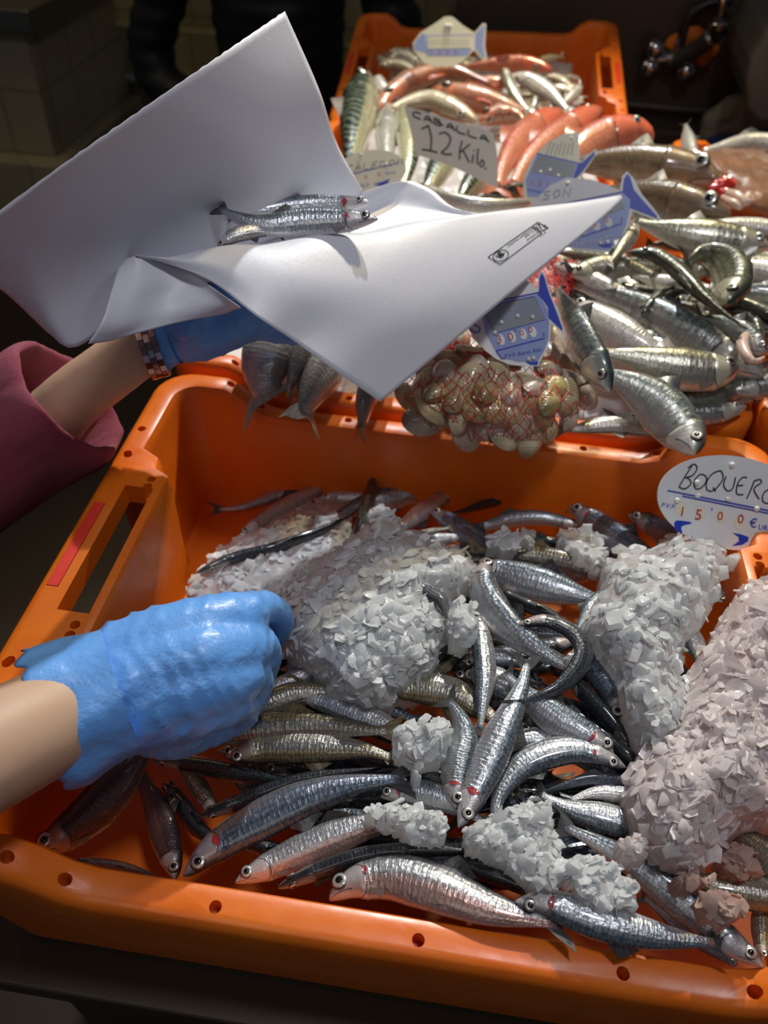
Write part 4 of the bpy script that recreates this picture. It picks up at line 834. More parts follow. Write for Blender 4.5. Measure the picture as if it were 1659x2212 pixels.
mb = MB(); mb.tube([Pz(x, y, .075) for x, y in [(1572, 415), (1590, 425), (1610, 440), (1625, 436)]], [.005, .008, .007, .004], 10); mb.tube([Pz(x, y, .075) for x, y in [(1560, 425), (1585, 440), (1600, 450)]], [.003, .006, .003], 8)
mb.build('bone', M['bone'], t)
# pale fish and an upturned tail at the far right crate
zf('white_fish', 'fish', 'large pale fish lying behind the monkfish in the far right crate', [(1790, 345), (1700, 322), (1620, 312), (1550, 322), (1500, 330)], 56, 8, 'W', CO, zfun=lambda y: .035, tail=False)
zf('white_fish', 'fish', 'small fish tail standing upright at the left corner of the far right crate', [(1520, 345), (1498, 332), (1490, 312), (1484, 285), (1480, 262)], 34, 20, 'W', AN, zfun=lambda y: .05, tailw=.7)
# ------------------------------------------------------------------ farthest crate
def Pt(px, py, dz=0):
    z = -.03
    for _ in range(12): p = Pz(px, py, z); z = .5 * z + .5 * (-.068 + .19 * (p.y - 1.24) + dz)
    return Pz(px, py, z)
bed('bed of crushed ice under the gurnards in the farthest crate', -.235, .175, 1.295, 1.655, -.115, 'ice', tilt=.19)
TP = [
 ('gurnard', 'pink gurnard curving over the middle of the farthest crate', [(815, 238), (850, 200), (905, 168), (970, 152), (1040, 172), (1090, 190)], 46, 60, 'U', .02),
 ('gurnard', 'gurnard with a broad salmon coloured back above the handwritten card', [(930, 195), (990, 208), (1060, 222), (1120, 238), (1170, 250)], 56, 80, 'U', .026),
 ('gurnard', 'red gurnard lying along the back of the farthest crate', [(1192, 152), (1150, 140), (1095, 138), (1040, 142), (980, 150)], 34, 80, 'R', .012),
 ('gurnard', 'bent pink gurnard just above the scorpionfish', [(1035, 262), (1075, 248), (1115, 252), (1145, 278)], 42, 90, 'U', .026),
 ('gurnard', 'gurnard with a grey belly just above the top of the handwritten card', [(1030, 262), (985, 240), (930, 218), (880, 222), (830, 240)], 40, 170, 'Y', .03),
 ('gurnard', 'small rosy gurnard in the shade of the farthest crate, right of the curving one', [(1000, 178), (1050, 182), (1100, 178), (1150, 165)], 34, 80, 'U', .01),
 ('whiting', 'pale whiting pointing up in the middle of the farthest crate', [(1090, 148), (1100, 180), (1120, 215), (1150, 245)], 28, 30, 'G', .034),
 ('whiting', 'pale whiting slanting to the lower right in the farthest crate', [(1105, 162), (1150, 178), (1195, 208), (1235, 245)], 34, 10, 'W', .03),
 ('small_fish', 'little fish with a brown head at the left of the farthest crate, under the tag', [(838, 112), (865, 118), (890, 128), (915, 140)], 26, 20, 'Y', .015),
 ('small_fish', 'little white fish lying level under the fish shaped tag', [(905, 138), (880, 125), (858, 118), (840, 128)], 20, 20, 'W', .02),
 ('small_fish', 'little curled fish left of the curving gurnard', [(818, 142), (850, 140), (885, 150), (910, 172)], 28, 30, 'Y', .018),
 ('small_fish', 'little pale fish lying on the left side wall of the farthest crate', [(815, 165), (825, 190), (850, 205), (875, 200)], 30, 200, 'W', .012),
 ('small_fish', 'little red bellied fish in the middle of the left hand group', [(850, 185), (870, 178), (890, 165), (905, 158)], 20, 60, 'R', .02),
 ('small_fish', 'little striped fish in the front left corner of the farthest crate', [(805, 200), (820, 222), (840, 240), (865, 248)], 20, 20, 'Y', .012),
 ('small_fish', 'little brown fish at the front left, tail up', [(810, 225), (800, 240), (830, 250), (860, 255)], 18, 60, 'Y', .01),
 ('small_fish', 'little brown fish at the right wall, head pointing left', [(1180, 165), (1205, 172), (1228, 185), (1250, 195)], 22, 20, 'Y', .016),
 ('small_fish', 'little olive fish at the right wall below the uppermost one', [(1185, 190), (1212, 195), (1238, 202), (1258, 215)], 24, 20, 'Y', .014),
 ('small_fish', 'little pale fish lying across the right hand group', [(1255, 185), (1235, 210), (1215, 225), (1195, 235)], 20, 20, 'W', .018),
 ('small_fish', 'lowest of the little fish at the right wall', [(1190, 222), (1215, 235), (1240, 240), (1262, 235)], 24, 60, 'Y', .014),
 ('small_fish', 'little yellow fish beside the pale slanting whiting', [(1160, 230), (1180, 248), (1200, 255), (1225, 250)], 18, 60, 'G', .014),
]
for nm, lb, pts, w_, ro, mt, dz in TP:
    P = [Pt(p[0], p[1], dz + .015) for p in pts]; w_ *= 1.25; fish(nm, 'fish', lb, P, w_ * depth(P[len(P) // 2]) / F, ro, mt, CO if nm == 'gurnard' else SA, None, None, finm='finr' if mt in 'UR' else 'finp', nlook=.7)
random.seed(31)
for i in range(60):
    x = random.choice([random.uniform(815, 960), random.uniform(960, 1150), random.uniform(1150, 1255)]); y = random.uniform(120, 245); a = random.uniform(0, 6.28); l_ = random.uniform(22, 34)
    P = [Pt(min(1258, max(806, x + math.cos(a) * l_ * t)), y + math.sin(a) * l_ * t * .5, .0) for t in (-1, 0, 1)]
    if P[0].y > 1.66 or P[2].y > 1.66: continue
    fish('small_fish', 'fish', 'little brownish fish in the lower layer of the farthest crate', P, 20 * depth(P[1]) / F, random.choice([0, 60, 170]), random.choice('YYWG'), SA, None, 'little fish of the lower layer', finm='finp', fins=False)
# ------------------------------------------------------------------ price tags and card
class Plate:
    """flat sign: outline traced on its own tilted plane, extruded; print lies on its face"""
    def __init__(s, name, label, cat, poly, cpx, z, n, mat, thick=.0018):
        s.c = Pz(cpx[0], cpx[1], z); s.n = V(n).normalized()
        if s.n.dot(CAMP - s.c) < 0: s.n = -s.n
        P = [Ppl(x, y, s.c, s.n) for x, y in poly]; k = len(P)
        mb = MB(); mb.add(P + [p - s.n * thick for p in P], [tuple(range(k)), tuple(range(k, 2 * k))[::-1]] + [(i, k + i, k + (i + 1) % k, (i + 1) % k) for i in range(k)])
        s.o = mb.build(name, mat, smooth=False); tag(s.o, label, cat); s.k = 0
    def L(s, x, y, off=.0004): return Ppl(x, y, s.c, s.n) + s.n * off
    def fill(s, name, polys, mat, off=.0004):
        mb = MB()
        for p in polys: mb.add([s.L(x, y, off) for x, y in p], [tuple(range(len(p)))])
        return mb.build(name, mat, s.o, smooth=False)
    def strokes(s, name, lines, wpx, mat, off=.0008):
        mb = MB()
        for ln in lines:
            n_ = len(ln); vs = []
            for i, (x, y) in enumerate(ln):
                a, b = ln[max(0, i - 1)], ln[min(n_ - 1, i + 1)]; dx, dy = b[0] - a[0], b[1] - a[1]; l = math.hypot(dx, dy) or 1
                q = wpx / 2; vs += [s.L(x - dy / l * q, y + dx / l * q, off), s.L(x + dy / l * q, y - dx / l * q, off)]
            mb.add(vs, [(2 * i, 2 * i + 1, 2 * i + 3, 2 * i + 2) for i in range(n_ - 1)])
        return mb.build(name, mat, s.o, smooth=False)
    def text(s, name, st, x, y, size, ang, mat, off=.0008, shear=0):
        return textmesh(name, st, x, y, size, ang, mat, s.o, lambda a, b: s.L(a, b, off), shear)
    def pins(s, pts, r):
        for x, y in pts:
            mb = MB(); c = s.L(x, y, 0); rr = r * depth(c) / F
            mb.lathe([(rr, 0), (rr, rr * .7), (rr * .8, rr * 1.1), (rr * .3, rr * 1.25)], c, s.n, 12); mb.build('pin', M['pin'], s.o)
def textmesh(name, st, x, y, size, ang, mat, parent, fn, shear=0):
    cu = bpy.data.curves.new('t', 'FONT'); cu.body = st; cu.size = 1; cu.resolution_u = 2; cu.shear = shear; o = bpy.data.objects.new('t', cu); C.objects.link(o); m = evaled(o); bpy.data.objects.remove(o)
    ca, sa = math.cos(R(ang)), math.sin(R(ang)); vs = [fn(x + (v.co.x * ca - -v.co.y * -sa * -1 * -1) * size if 0 else x + (v.co.x * ca + v.co.y * sa) * size, y + (v.co.x * sa - v.co.y * ca) * size) for v in m.vertices]
    return obj(name, mesh(name, vs, [tuple(p.vertices) for p in m.polygons], mat, smooth=False), parent)
def ell(cx, cy, rx, ry, rot=0, n=40, a0=0, a1=360):
    c, s = math.cos(R(rot)), math.sin(R(rot)); out = []
    for i in range(n):
        a = R(a0 + (a1 - a0) * i / (n - (0 if a1 - a0 == 360 else 1))); x, y = rx * math.cos(a), ry * math.sin(a); out.append((cx + x * c - y * s, cy + x * s + y * c))
    return out
def T(ox, oy, k): return lambda pts: [(ox + x * k, oy + y * k) for x, y in pts]
def smooth(pts, n=40, closed=False):
    q = [V((x, y, 0)) for x, y in pts]
    if closed: q = q + [q[0]]
    r, _ = cr(q, n); r = [(p.x, p.y) for p in r]; return r[:-1] if closed else r
GL = dict(A=[[(0, 1), (.5, 0), (1, 1)], [(.2, .62), (.85, .62)]], B=[[(0, 0), (0, 1)], [(0, 0), (.7, .08), (.75, .35), (.1, .48), (.9, .6), (.85, .92), (0, 1)]], C=[[(1, .1), (.5, 0), (.05, .4), (.15, .9), (.9, .95)]], L=[[(.05, 0), (0, .95), (.9, 1)]],
          D=[[(0, 0), (0, 1)], [(0, 0), (.8, .2), (.85, .75), (0, 1)]], E=[[(.9, 0), (.1, .05), (0, .95), (.9, 1)], [(.05, .5), (.7, .48)]], K=[[(.05, 0), (0, 1)], [(.9, .05), (.1, .55), (.95, 1)]], O=[[(.5, 0), (.05, .4), (.3, 1), (.9, .7), (.8, .15), (.5, 0)]], N=[[(0, 1), (.05, 0), (.85, 1), (.95, 0)]], I=[[(.4, 0), (.4, 1)]],
          P=[[(.05, 0), (0, 1)], [(0, 0), (.85, .1), (.8, .45), (.05, .55)]], R=[[(.05, 0), (0, 1)], [(0, 0), (.85, .1), (.8, .45), (.05, .55), (.9, 1)]], S=[[(.9, .05), (.2, .1), (.2, .42), (.85, .6), (.7, .95), (0, 1)]], M=[[(0, 1), (.1, 0), (.5, .6), (.9, 0), (1, 1)]])
def hand(st, x, y, adv, up, w=.72):
    out = []
    for i, ch in enumerate(st):
        for ln in GL.get(ch, []): out.append([(x + adv[0] * (i + a * w) + up[0] * (1 - b), y + adv[1] * (i + a * w) + up[1] * (1 - b)) for a, b in ln])
    return out
TN = (0.05, -.72, .69)
# oval tag of the front crate
q = T(1300, 900, .2261); P_ = Plate('price_tag', 'oval white tag reading BOQUERO and 15,00 stuck in the ice of the nearest crate', 'price tag', ell(1582, 1086, 163, 101, 9, 64), (1582, 1086), .016, TN, M['tagw'])
P_.strokes('handwriting', [smooth(q(l), 14) for l in [[(860, 470), (800, 560), (735, 670)], [(735, 672), (790, 690), (850, 640), (825, 590), (785, 580)], [(820, 490), (880, 452), (908, 495), (865, 560), (800, 582)], [(930, 555), (880, 610), (885, 680), (930, 690), (985, 640), (1000, 580), (960, 550), (930, 555)],
     [(1135, 515), (1060, 540), (1000, 620), (1000, 700), (1060, 710), (1120, 650), (1160, 580), (1135, 515)], [(1060, 675), (1085, 715)], [(1185, 570), (1160, 650), (1195, 708), (1245, 690), (1275, 580)], [(1385, 585), (1345, 578), (1295, 640), (1285, 735), (1350, 745)], [(1285, 660), (1350, 655)],
     [(1455, 610), (1420, 700), (1380, 785)], [(1455, 612), (1510, 600), (1522, 630), (1450, 690), (1500, 790)], [(1610, 690), (1550, 720), (1530, 800), (1590, 830), (1650, 780), (1640, 700), (1610, 690)], [(1700, 840), (1720, 730), (1760, 850), (1790, 740)]]], 2.6, M['ink'])
P_.strokes('printed_lines', [q([(625, 705), (1900, 958)]), q([(765, 758), (1850, 975)])], 2.6, M['tagb'])
P_.fill('recess', [ell(*q([(x, y)])[0], 12.5, 14, 0, 24) for x, y in [(755, 880), (940, 915), (1135, 955), (1318, 1015)]], M['tagg' if 0 else 'tagy'], .0003)
P_.text('printed_text', 'P.V.P.', *q([(560, 862)])[0], 14, 9, M['tagb'], shear=.2)
for st, x, y, sz in (('1', 728, 945, 29), ('5', 878, 980, 33), ('0', 1092, 985, 27), ('0', 1285, 1015, 29)): P_.text('digit', st, *q([(x, y)])[0], sz, 9, M['red'])
P_.text('printed_text', ',', *q([(1035, 885)])[0], 26, 9, M['tagb']); P_.text('printed_text', '€', *q([(1400, 1050)])[0], 27, 9, M['tagb']); P_.text('printed_text', 'URO', *q([(1488, 1075)])[0], 16, 9, M['tagb'])
P_.fill('blue_band', [q(smooth([(690, 1020), (720, 992), (865, 1015), (760, 1050), (770, 1120), (700, 1080)], 24, True))], M['tagb']); P_.fill('blue_band', [q([(1245, 1110), (1330, 1125), (1400, 1150), (1395, 1190), (1340, 1225), (1240, 1237), (1310, 1190), (1305, 1150)])], M['tagb'])
P_.pins(q([(1240, 462), (905, 630), (910, 755), (715, 800), (1203, 788), (1475, 880)]), 6)
# fish shaped tag on the clams
q = T(850, 550, .3014)
out = [(1060, 115), (1038, 150), (1032, 245), (1000, 215), (950, 180), (870, 150), (760, 190), (650, 300), (580, 390), (535, 450), (540, 540), (590, 620), (660, 690), (740, 750), (830, 788), (940, 800), (1040, 800), (1048, 770), (1095, 690), (1122, 600), (1130, 490), (1205, 562), (1225, 545), (1185, 410), (1120, 260), (1085, 140)]
P_ = Plate('price_tag', 'blue fish shaped tag reading 30,00 standing in the bag of clams', 'price tag', q(out), (1105, 690), .098, (-.1, -.75, .6), M['tagw'])
P_.fill('blue_tail', [q([(1062, 132), (1046, 165), (1042, 262), (1030, 285), (1075, 330), (1108, 380), (1112, 455), (1210, 548), (1212, 530), (1170, 415), (1112, 270), (1082, 165)])], M['tagb'])
P_.fill('pale_blue_body', [q([(620, 365), (1035, 285), (1075, 340), (1106, 400), (1116, 480), (1112, 600), (1080, 690), (1035, 765), (900, 770), (770, 740), (730, 690), (660, 560)])], M['tagl'], .0003)
P_.fill('grey_panel', [q([(635, 385), (1008, 305), (1088, 465), (725, 560)])], M['tagg'], .0006)
P_.strokes('panel_print', [q(l) for l in [[(655 + i * 9 + 0, 410 + i * 13), (800 + i * 6, 380 + i * 12)] for i in range(8)] + [[(860 + i * 7, 365 + i * 13), (1000 + i * 7, 335 + i * 12)] for i in range(7)] + [[(835, 345), (885, 500)]]], .9, M['tagl'])
P_.strokes('blue_lines', [q([(625, 358), (1040, 272)]), q([(735, 690), (1080, 600), (1075, 560)]), q([(735, 690), (775, 745), (800, 745)])], 2.6, M['tagb'])
P_.strokes('blue_lines', [q([(630, 380), (1010, 300), (1090, 465), (725, 565), (632, 380)])], 1.2, M['tagb'])
P_.fill('digit_window', [ell(*q([(x, y)])[0], 7.5, 12, -15, 20) for x, y in [(772, 610), (852, 590), (930, 570), (1000, 555)]], M['tagw'], .0006)
for st, x, y, sz in (('3', 742, 640, 26), ('0', 826, 620, 25), ('0', 908, 585, 19), ('0', 970, 562, 19)): P_.text('digit', st, *q([(x, y)])[0], sz, -13, M['red'], .001)
P_.text('printed_text', "'", *q([(876, 590)])[0], 24, -13, M['tagb'], .001); P_.text('printed_text', 'P.V.P.-Euros. Kilo', *q([(800, 742)])[0], 11.5, -11, M['tagb'], .001)
P_.strokes('blue_face', [smooth(q(l), 12) for l in [[(600, 385), (620, 400), (610, 425), (585, 430)], [(535, 470), (545, 530), (590, 560), (620, 545), (615, 520), (570, 500), (545, 470)]]], 2.6, M['tagb']); P_.fill('blue_belly', [q([(945, 770), (1040, 765), (1030, 795), (980, 790)])], M['tagb'])
P_.strokes('faded_marks', [q([(760 + i * 22, 240 + (i % 3) * 6), (770 + i * 22, 205)]) for i in range(7)], 1.0, M['inkg'])
P_.pins(q([(775, 485), (890, 440), (998, 447), (728, 560), (968, 748), (1005, 740)]), 4.6)
# fish shaped tag 11,00
q = T(1100, 350, .337)
out = [(755, 60), (725, 88), (712, 180), (690, 175), (640, 150), (520, 112), (370, 98), (260, 150), (160, 250), (130, 330), (200, 420), (345, 535), (420, 562), (560, 578), (650, 578), (720, 510), (770, 400), (792, 312), (960, 380), (975, 365), (930, 300), (850, 205), (795, 100)]
P_ = Plate('price_tag', 'fish shaped tag reading 11,00 above the sardines, tip of the paper over it', 'price tag', q(out), (1290, 470), .095, (-.1, -.75, .6), M['tagw'])
P_.fill('blue_tail', [q([(755, 75), (735, 110), (725, 195), (775, 240), (772, 295), (948, 362), (945, 345), (860, 250), (800, 180), (775, 95)])], M['tagb'])
P_.fill('pale_blue_body', [q([(260, 290), (735, 200), (770, 240), (770, 310), (750, 400), (700, 510), (640, 565), (420, 550), (330, 520)])], M['tagl'], .0003)
P_.fill('grey_panel', [q([(300, 330), (712, 225), (742, 300), (400, 420), (330, 400)])], M['tagg'], .0006)
P_.strokes('blue_lines', [q([(240, 290), (735, 190)]), q([(350, 515), (722, 395), (718, 355)]), q([(350, 515), (385, 545)])], 2.4, M['tagb'])
P_.fill('digit_window', [ell(*q([(x, y)])[0], 8, 11, -15, 20) for x, y in [(392, 462), (475, 435), (560, 410), (638, 388)]], M['tagw'], .0006)
for st, x, y, sz in (('1', 368, 490, 23), ('1', 450, 465, 23), ('0', 540, 420, 17), ('0', 615, 390, 17)): P_.text('digit', st, *q([(x, y)])[0], sz, -15, M['red'], .001)
P_.text('printed_text', "'", *q([(500, 430)])[0], 24, -15, M['tagb'], .001); P_.text('printed_text', 'P.V.P.-Euros. Kilo', *q([(430, 545)])[0], 12, -15, M['tagw'], .001); P_.fill('blue_belly', [q([(570, 535), (660, 515), (650, 550), (600, 550)])], M['tagb'])
P_.strokes('faded_marks', hand('SON', 1172, 432, (22, -3), (2, -18)), 1.8, M['inkg']); P_.pins(q([(375, 138), (525, 330), (650, 307), (585, 520), (632, 515)]), 4.4)
# small fish shaped tag by the scorpionfish
out = [(1250, 284), (1215, 290), (1180, 310), (1150, 340), (1131, 380), (1129, 420), (1150, 440), (1200, 432), (1232, 405), (1243, 388), (1258, 378), (1290, 330), (1286, 321), (1254, 350), (1251, 320)]
P_ = Plate('price_tag', 'half erased fish shaped tag leaning against the red scorpionfish', 'price tag', out, (1200, 365), .085, (-.1, -.75, .6), M['tagy'])
P_.fill('blue_tail', [[(1286, 325), (1256, 352), (1250, 352), (1238, 385), (1244, 386), (1262, 366), (1284, 336)]], M['tagb'])
P_.fill('pale_blue_body', [[(1160, 332), (1250, 352), (1238, 388), (1225, 408), (1195, 428), (1140, 425), (1135, 390)]], M['tagl'], .0003); P_.fill('grey_panel', [[(1164, 337), (1244, 356), (1234, 386), (1148, 372)]], M['tagg'], .0006)
P_.strokes('blue_lines', [[(1160, 332), (1250, 353)], [(1140, 410), (1215, 425)]], 2, M['tagb']); P_.strokes('faded_marks', [smooth([(1180 + i * 9, 336 - (i % 2) * 2), (1190 + i * 8, 306 + (i % 3) * 3)], 4) for i in range(7)], 1.6, M['inkg'])
for i, st in enumerate('1210'): P_.text('digit', st, 1146 + i * 16, 398 + i * 3, 15, 10, M['red'], .001)
P_.pins([(1168, 372), (1188, 368), (1206, 380), (1234, 298)], 3)
# far fish shaped tag
q = T(680, 0, .3014)
out = [(975, 116), (930, 120), (850, 175), (760, 230), (700, 310), (715, 370), (780, 450), (860, 475), (1000, 476), (1070, 430), (1140, 360), (1212, 437), (1235, 425), (1220, 330), (1228, 172), (1205, 165), (1145, 235), (1060, 180), (1000, 130)]
P_ = Plate('price_tag', 'yellowed fish shaped tag standing in the farthest crate', 'price tag', q(out), (970, 90), .06, (0, -.85, .5), M['tagy'])
P_.fill('blue_tail', [q([(1218, 185), (1205, 182), (1150, 245), (1150, 345), (1210, 415), (1220, 415), (1208, 330)])], M['tagl']); P_.fill('blue_head', [q([(770, 240), (710, 310), (722, 360), (800, 380), (795, 250)])], M['tagl'], .0003)
P_.fill('digit_band', [q([(800, 350), (1130, 350), (1090, 400), (805, 400)])], M['tagl'], .0003); P_.fill('yellow_panel', [q([(812, 265), (1115, 260), (1115, 342), (812, 350)])], M['tagy'], .0006)
P_.strokes('blue_lines', [q([(800, 258), (1140, 250)]), q([(808, 265), (808, 395)])], 2, M['tagl']); P_.strokes('faded_marks', [q([(830 + i * 22, 280), (832 + i * 22, 330)]) for i in range(13)], 1.2, M['inkg'])
for i in range(4): P_.text('digit', '1200'[i], *q([(825 + i * 58, 393)])[0], 13, 0, M['red'], .001)
P_.pins(q([(942, 185), (970, 188)]), 4)
# small oval tag among the mackerel
P_ = Plate('price_tag', 'small oval tag reading 8,00 among the mackerel, cut off by the paper', 'price tag', ell(800, 370, 78, 46, -8, 50), (800, 370), .06, (0, -.75, .66), M['tagy'])
P_.strokes('handwriting', hand('CALEDOM', 748, 372, (18, -2.4), (3, -14)), 2.2, M['inkg']); P_.strokes('blue_lines', [[(745, 380), (862, 352)]], 2, M['tagb'])
for st, x, y, sz in (('8', 758, 397, 15), ('0', 788, 388, 13), ('0', 816, 382, 13)): P_.text('digit', st, x, y, sz, -8, M['red'])
P_.text('printed_text', 'Euros', 834, 378, 9, -8, M['tagb']); P_.text('printed_text', 'KILO', 774, 406, 11, -8, M['tagb']); P_.fill('blue_band', [[(806, 396), (826, 393), (842, 386), (838, 396), (822, 402), (806, 399), (824, 396)]], M['tagb']); P_.pins([(780, 334), (834, 355)], 3)
# handwritten card
q = T(680, 0, .3014); out = smooth([(642, 758), (850, 820), (1280, 950)], 14) + smooth([(1285, 960), (1312, 1150), (1312, 1345)], 8) + smooth([(1300, 1340), (1180, 1290), (1000, 1200), (720, 1105)], 14) + smooth([(715, 1095), (690, 950), (650, 800)], 8)
P_ = Plate('price_card', 'white handwritten card reading CABALLA 12 Kilo. among the mackerel', 'price card', q(out), (975, 315), .085, (-.05, -.8, .6), M['card'], .0008)
P_.strokes('handwriting', [smooth(l, 8) for l in hand('CABALLA', *q([(702, 838)])[0], (24.2, 8.2), (-2, -13.5), .8)], 3.4, M['ink'])
P_.strokes('handwriting', [smooth(q(l), 12) for l in [[(765, 925), (820, 900)], [(815, 902), (835, 990), (830, 1082)], [(768, 1072), (830, 1082), (880, 1095)], [(890, 962), (935, 950), (972, 990), (955, 1050), (905, 1095)], [(905, 1095), (940, 1108), (985, 1105)]]], 3.6, M['ink'])
P_.strokes('handwriting', [smooth(q(l), 8) for l in [[(1055, 1010), (1040, 1080), (1038, 1145)], [(1112, 1035), (1045, 1090)], [(1060, 1075), (1108, 1165)], [(1135, 1110), (1128, 1170)], [(1140, 1075), (1138, 1086)], [(1172, 1065), (1165, 1120), (1166, 1180)], [(1200, 1145), (1182, 1175), (1195, 1200), (1215, 1175), (1200, 1145)], [(1225, 1200), (1222, 1216)]]], 3.4, M['ink'])
# ------------------------------------------------------------------ paper held over the crates
def grid(rows, nu, nv):
    """rows of (px, py, z) control points -> dense smooth patch"""
    W_ = [[Pz(*p) for p in r] for r in rows]
    R1 = [cr(r, nv)[0] for r in W_]; cols = [cr([r[j] for r in R1], nu)[0] for j in range(nv)]
    vs = [cols[j][i] for i in range(nu) for j in range(nv)]
    fs = [(i * nv + j, i * nv + j + 1, (i + 1) * nv + j + 1, (i + 1) * nv + j) for i in range(nu - 1) for j in range(nv - 1)]; return vs, fs
mb = MB()
S1 = [[(615, 24, .315), (688, 190, .265), (728, 310, .215), (785, 415, .170)],
      [(470, 123, .310), (560, 280, .255), (620, 390, .205), (690, 480, .155)],
      [(310, 234, .300), (395, 360, .245), (445, 450, .200), (520, 545, .150)],
      [(150, 346, .290), (215, 455, .240), (262, 545, .200), (330, 625, .160)],
      [(0, 455, .275), (70, 560, .235), (115, 655, .200), (172, 747, .165)],
      [(-95, 522, .265), (-45, 590, .230), (20, 640, .205), (100, 716, .175)]]
v_, f_ = grid(S1, 60, 34)
for i in range(60): v_[i * 34] = v_[i * 34] + V((.0002 * math.sin(i * 2.7), 0, .00025 * math.sin(i * 3.9)))
mb.add(v_, f_)
S2 = [[(785, 415, .170), (838, 398, .168), (885, 391, .165), (935, 412, .160), (1000, 455, .150), (1180, 470, .140), (1345, 427, .150), (1090, 645, .128), (822, 868, .100)],
      [(740, 448, .160), (790, 440, .156), (830, 440, .152), (880, 455, .148), (950, 480, .148), (1040, 490, .150), (1110, 456, .165), (910, 640, .150), (720, 798, .130)],
      [(690, 480, .155), (730, 500, .148), (760, 515, .145), (800, 520, .145), (830, 520, .150), (860, 515, .160), (890, 483, .178), (760, 610, .170), (630, 733, .150)],
      [(600, 515, .152), (620, 540, .146), (640, 560, .144), (650, 565, .146), (660, 560, .152), (670, 545, .165), (680, 508, .188), (610, 580, .185), (550, 680, .168)],
      [(520, 545, .150), (530, 570, .146), (540, 585, .146), (540, 585, .150), (530, 575, .158), (510, 555, .172), (500, 529, .192), (480, 570, .190), (450, 605, .182)],
      [(330, 625, .160), (340, 640, .158), (345, 640, .160), (345, 630, .165), (340, 610, .172), (320, 585, .182), (292, 553, .196), (300, 552, .196), (308, 551, .195)]]
v_, f_ = grid(S2, 60, 90); mb.add(v_, f_)
S3 = [[(292, 553, .1955), (262, 566, .192), (243, 620, .186), (222, 690, .178), (190, 743, .166)],
      [(300, 558, .1945), (300, 590, .188), (285, 640, .180), (265, 700, .170), (240, 736, .160)],
      [(370, 562, .186), (365, 600, .180), (350, 640, .172), (335, 680, .165), (318, 714, .158)],
      [(430, 600, .180), (425, 620, .174), (415, 650, .168), (405, 675, .162), (398, 694, .156)],
      [(520, 665, .172), (515, 667, .168), (505, 670, .164), (497, 673, .160), (488, 677, .156)]]
v_, f_ = grid(S3, 40, 30); mb.add(v_, f_)
paper = mb.build('wrapping_paper', M['paper']); tag(paper, 'sheet of white waxed paper folded in the upper gloved hand, anchovies lying in it', 'wrapping paper')
so = paper.modifiers.new('thickness', 'SOLIDIFY'); so.thickness = .0003; so.offset = 0
from mathutils.bvhtree import BVHTree
bv = BVHTree.FromPolygons([tuple(v) for v in mb.v], mb.f)
def onpaper(x, y):
    d = ray(x, y).normalized(); h = bv.ray_cast(CAMP, d); return CAMP + d * (h[3] - .0009) if h[0] else Pz(x, y, .15)
k_ = .2411; q = T(900, 400, k_)   # crop (900,400)-(1300,700) at 4.1475x
SB = MB()
def sline(pts, wpx):
    n_ = len(pts); vs = []
    for i, (x, y) in enumerate(pts):
        a, b = pts[max(0, i - 1)], pts[min(n_ - 1, i + 1)]; dx, dy = b[0] - a[0], b[1] - a[1]; l = math.hypot(dx, dy) or 1
        vs += [onpaper(x - dy / l * wpx / 2, y + dx / l * wpx / 2), onpaper(x + dy / l * wpx / 2, y - dx / l * wpx / 2)]
    SB.add(vs, [(2 * i, 2 * i + 1, 2 * i + 3, 2 * i + 2) for i in range(n_ - 1)])
def dense(pts, n=20): 
    r = []
    for a, b in zip(pts, pts[1:]): r += [(a[0] + (b[0] - a[0]) * i / n, a[1] + (b[1] - a[1]) * i / n) for i in range(n)]
    return r + [pts[-1]]
for l in [[(780, 545), (640, 643), (748, 710), (1120, 430), (1030, 370), (785, 540)], [(1037, 365), (1085, 330), (1180, 382), (1130, 408)], [(1037, 365), (1125, 418)]]: sline(dense(q(l)), 1.6)
sline(ell(*q([(755, 630)])[0], 17, 11.5, -20, 30) + [ell(*q([(755, 630)])[0], 17, 11.5, -20, 30)[0]], 1.6)
random.seed(4)
for i in range(26):
    a = random.uniform(0, 6.28); r_ = random.uniform(.1, .8); x, y = q([(750, 622)])[0]; x += math.cos(a) * r_ * 13; y += math.sin(a) * r_ * 8; sline([(x, y), (x + random.uniform(-4, 4), y + random.uniform(-3, 3)), (x + random.uniform(-3, 3), y + random.uniform(-4, 4))], 1.8)
for l in [[(1075, 345), (1110, 370), (1120, 395), (1145, 410)], [(1065, 360), (1085, 385), (1110, 380)], [(1130, 350), (1150, 385)], [(1150, 350), (1165, 385)], [(1090, 340), (1105, 360)]]: sline(q(l), 1.5)
st_ = SB.build('printed_stamp', M['ink'], paper, smooth=False)
ang = math.degrees(math.atan2(430 - 710, 1120 - 748))
for st, x, y, sz in (('PARAFINA ALIMENTARIA', 822, 553, 6.3), ('SPRIT G.G.', 975, 472, 6.4), ('20 GALICIA', 992, 500, 6.4), ('TO-A', 1106, 466, 7)): textmesh('printed_text', st, *q([(x, y)])[0], sz, ang + 1.5, M['ink'], paper, onpaper)
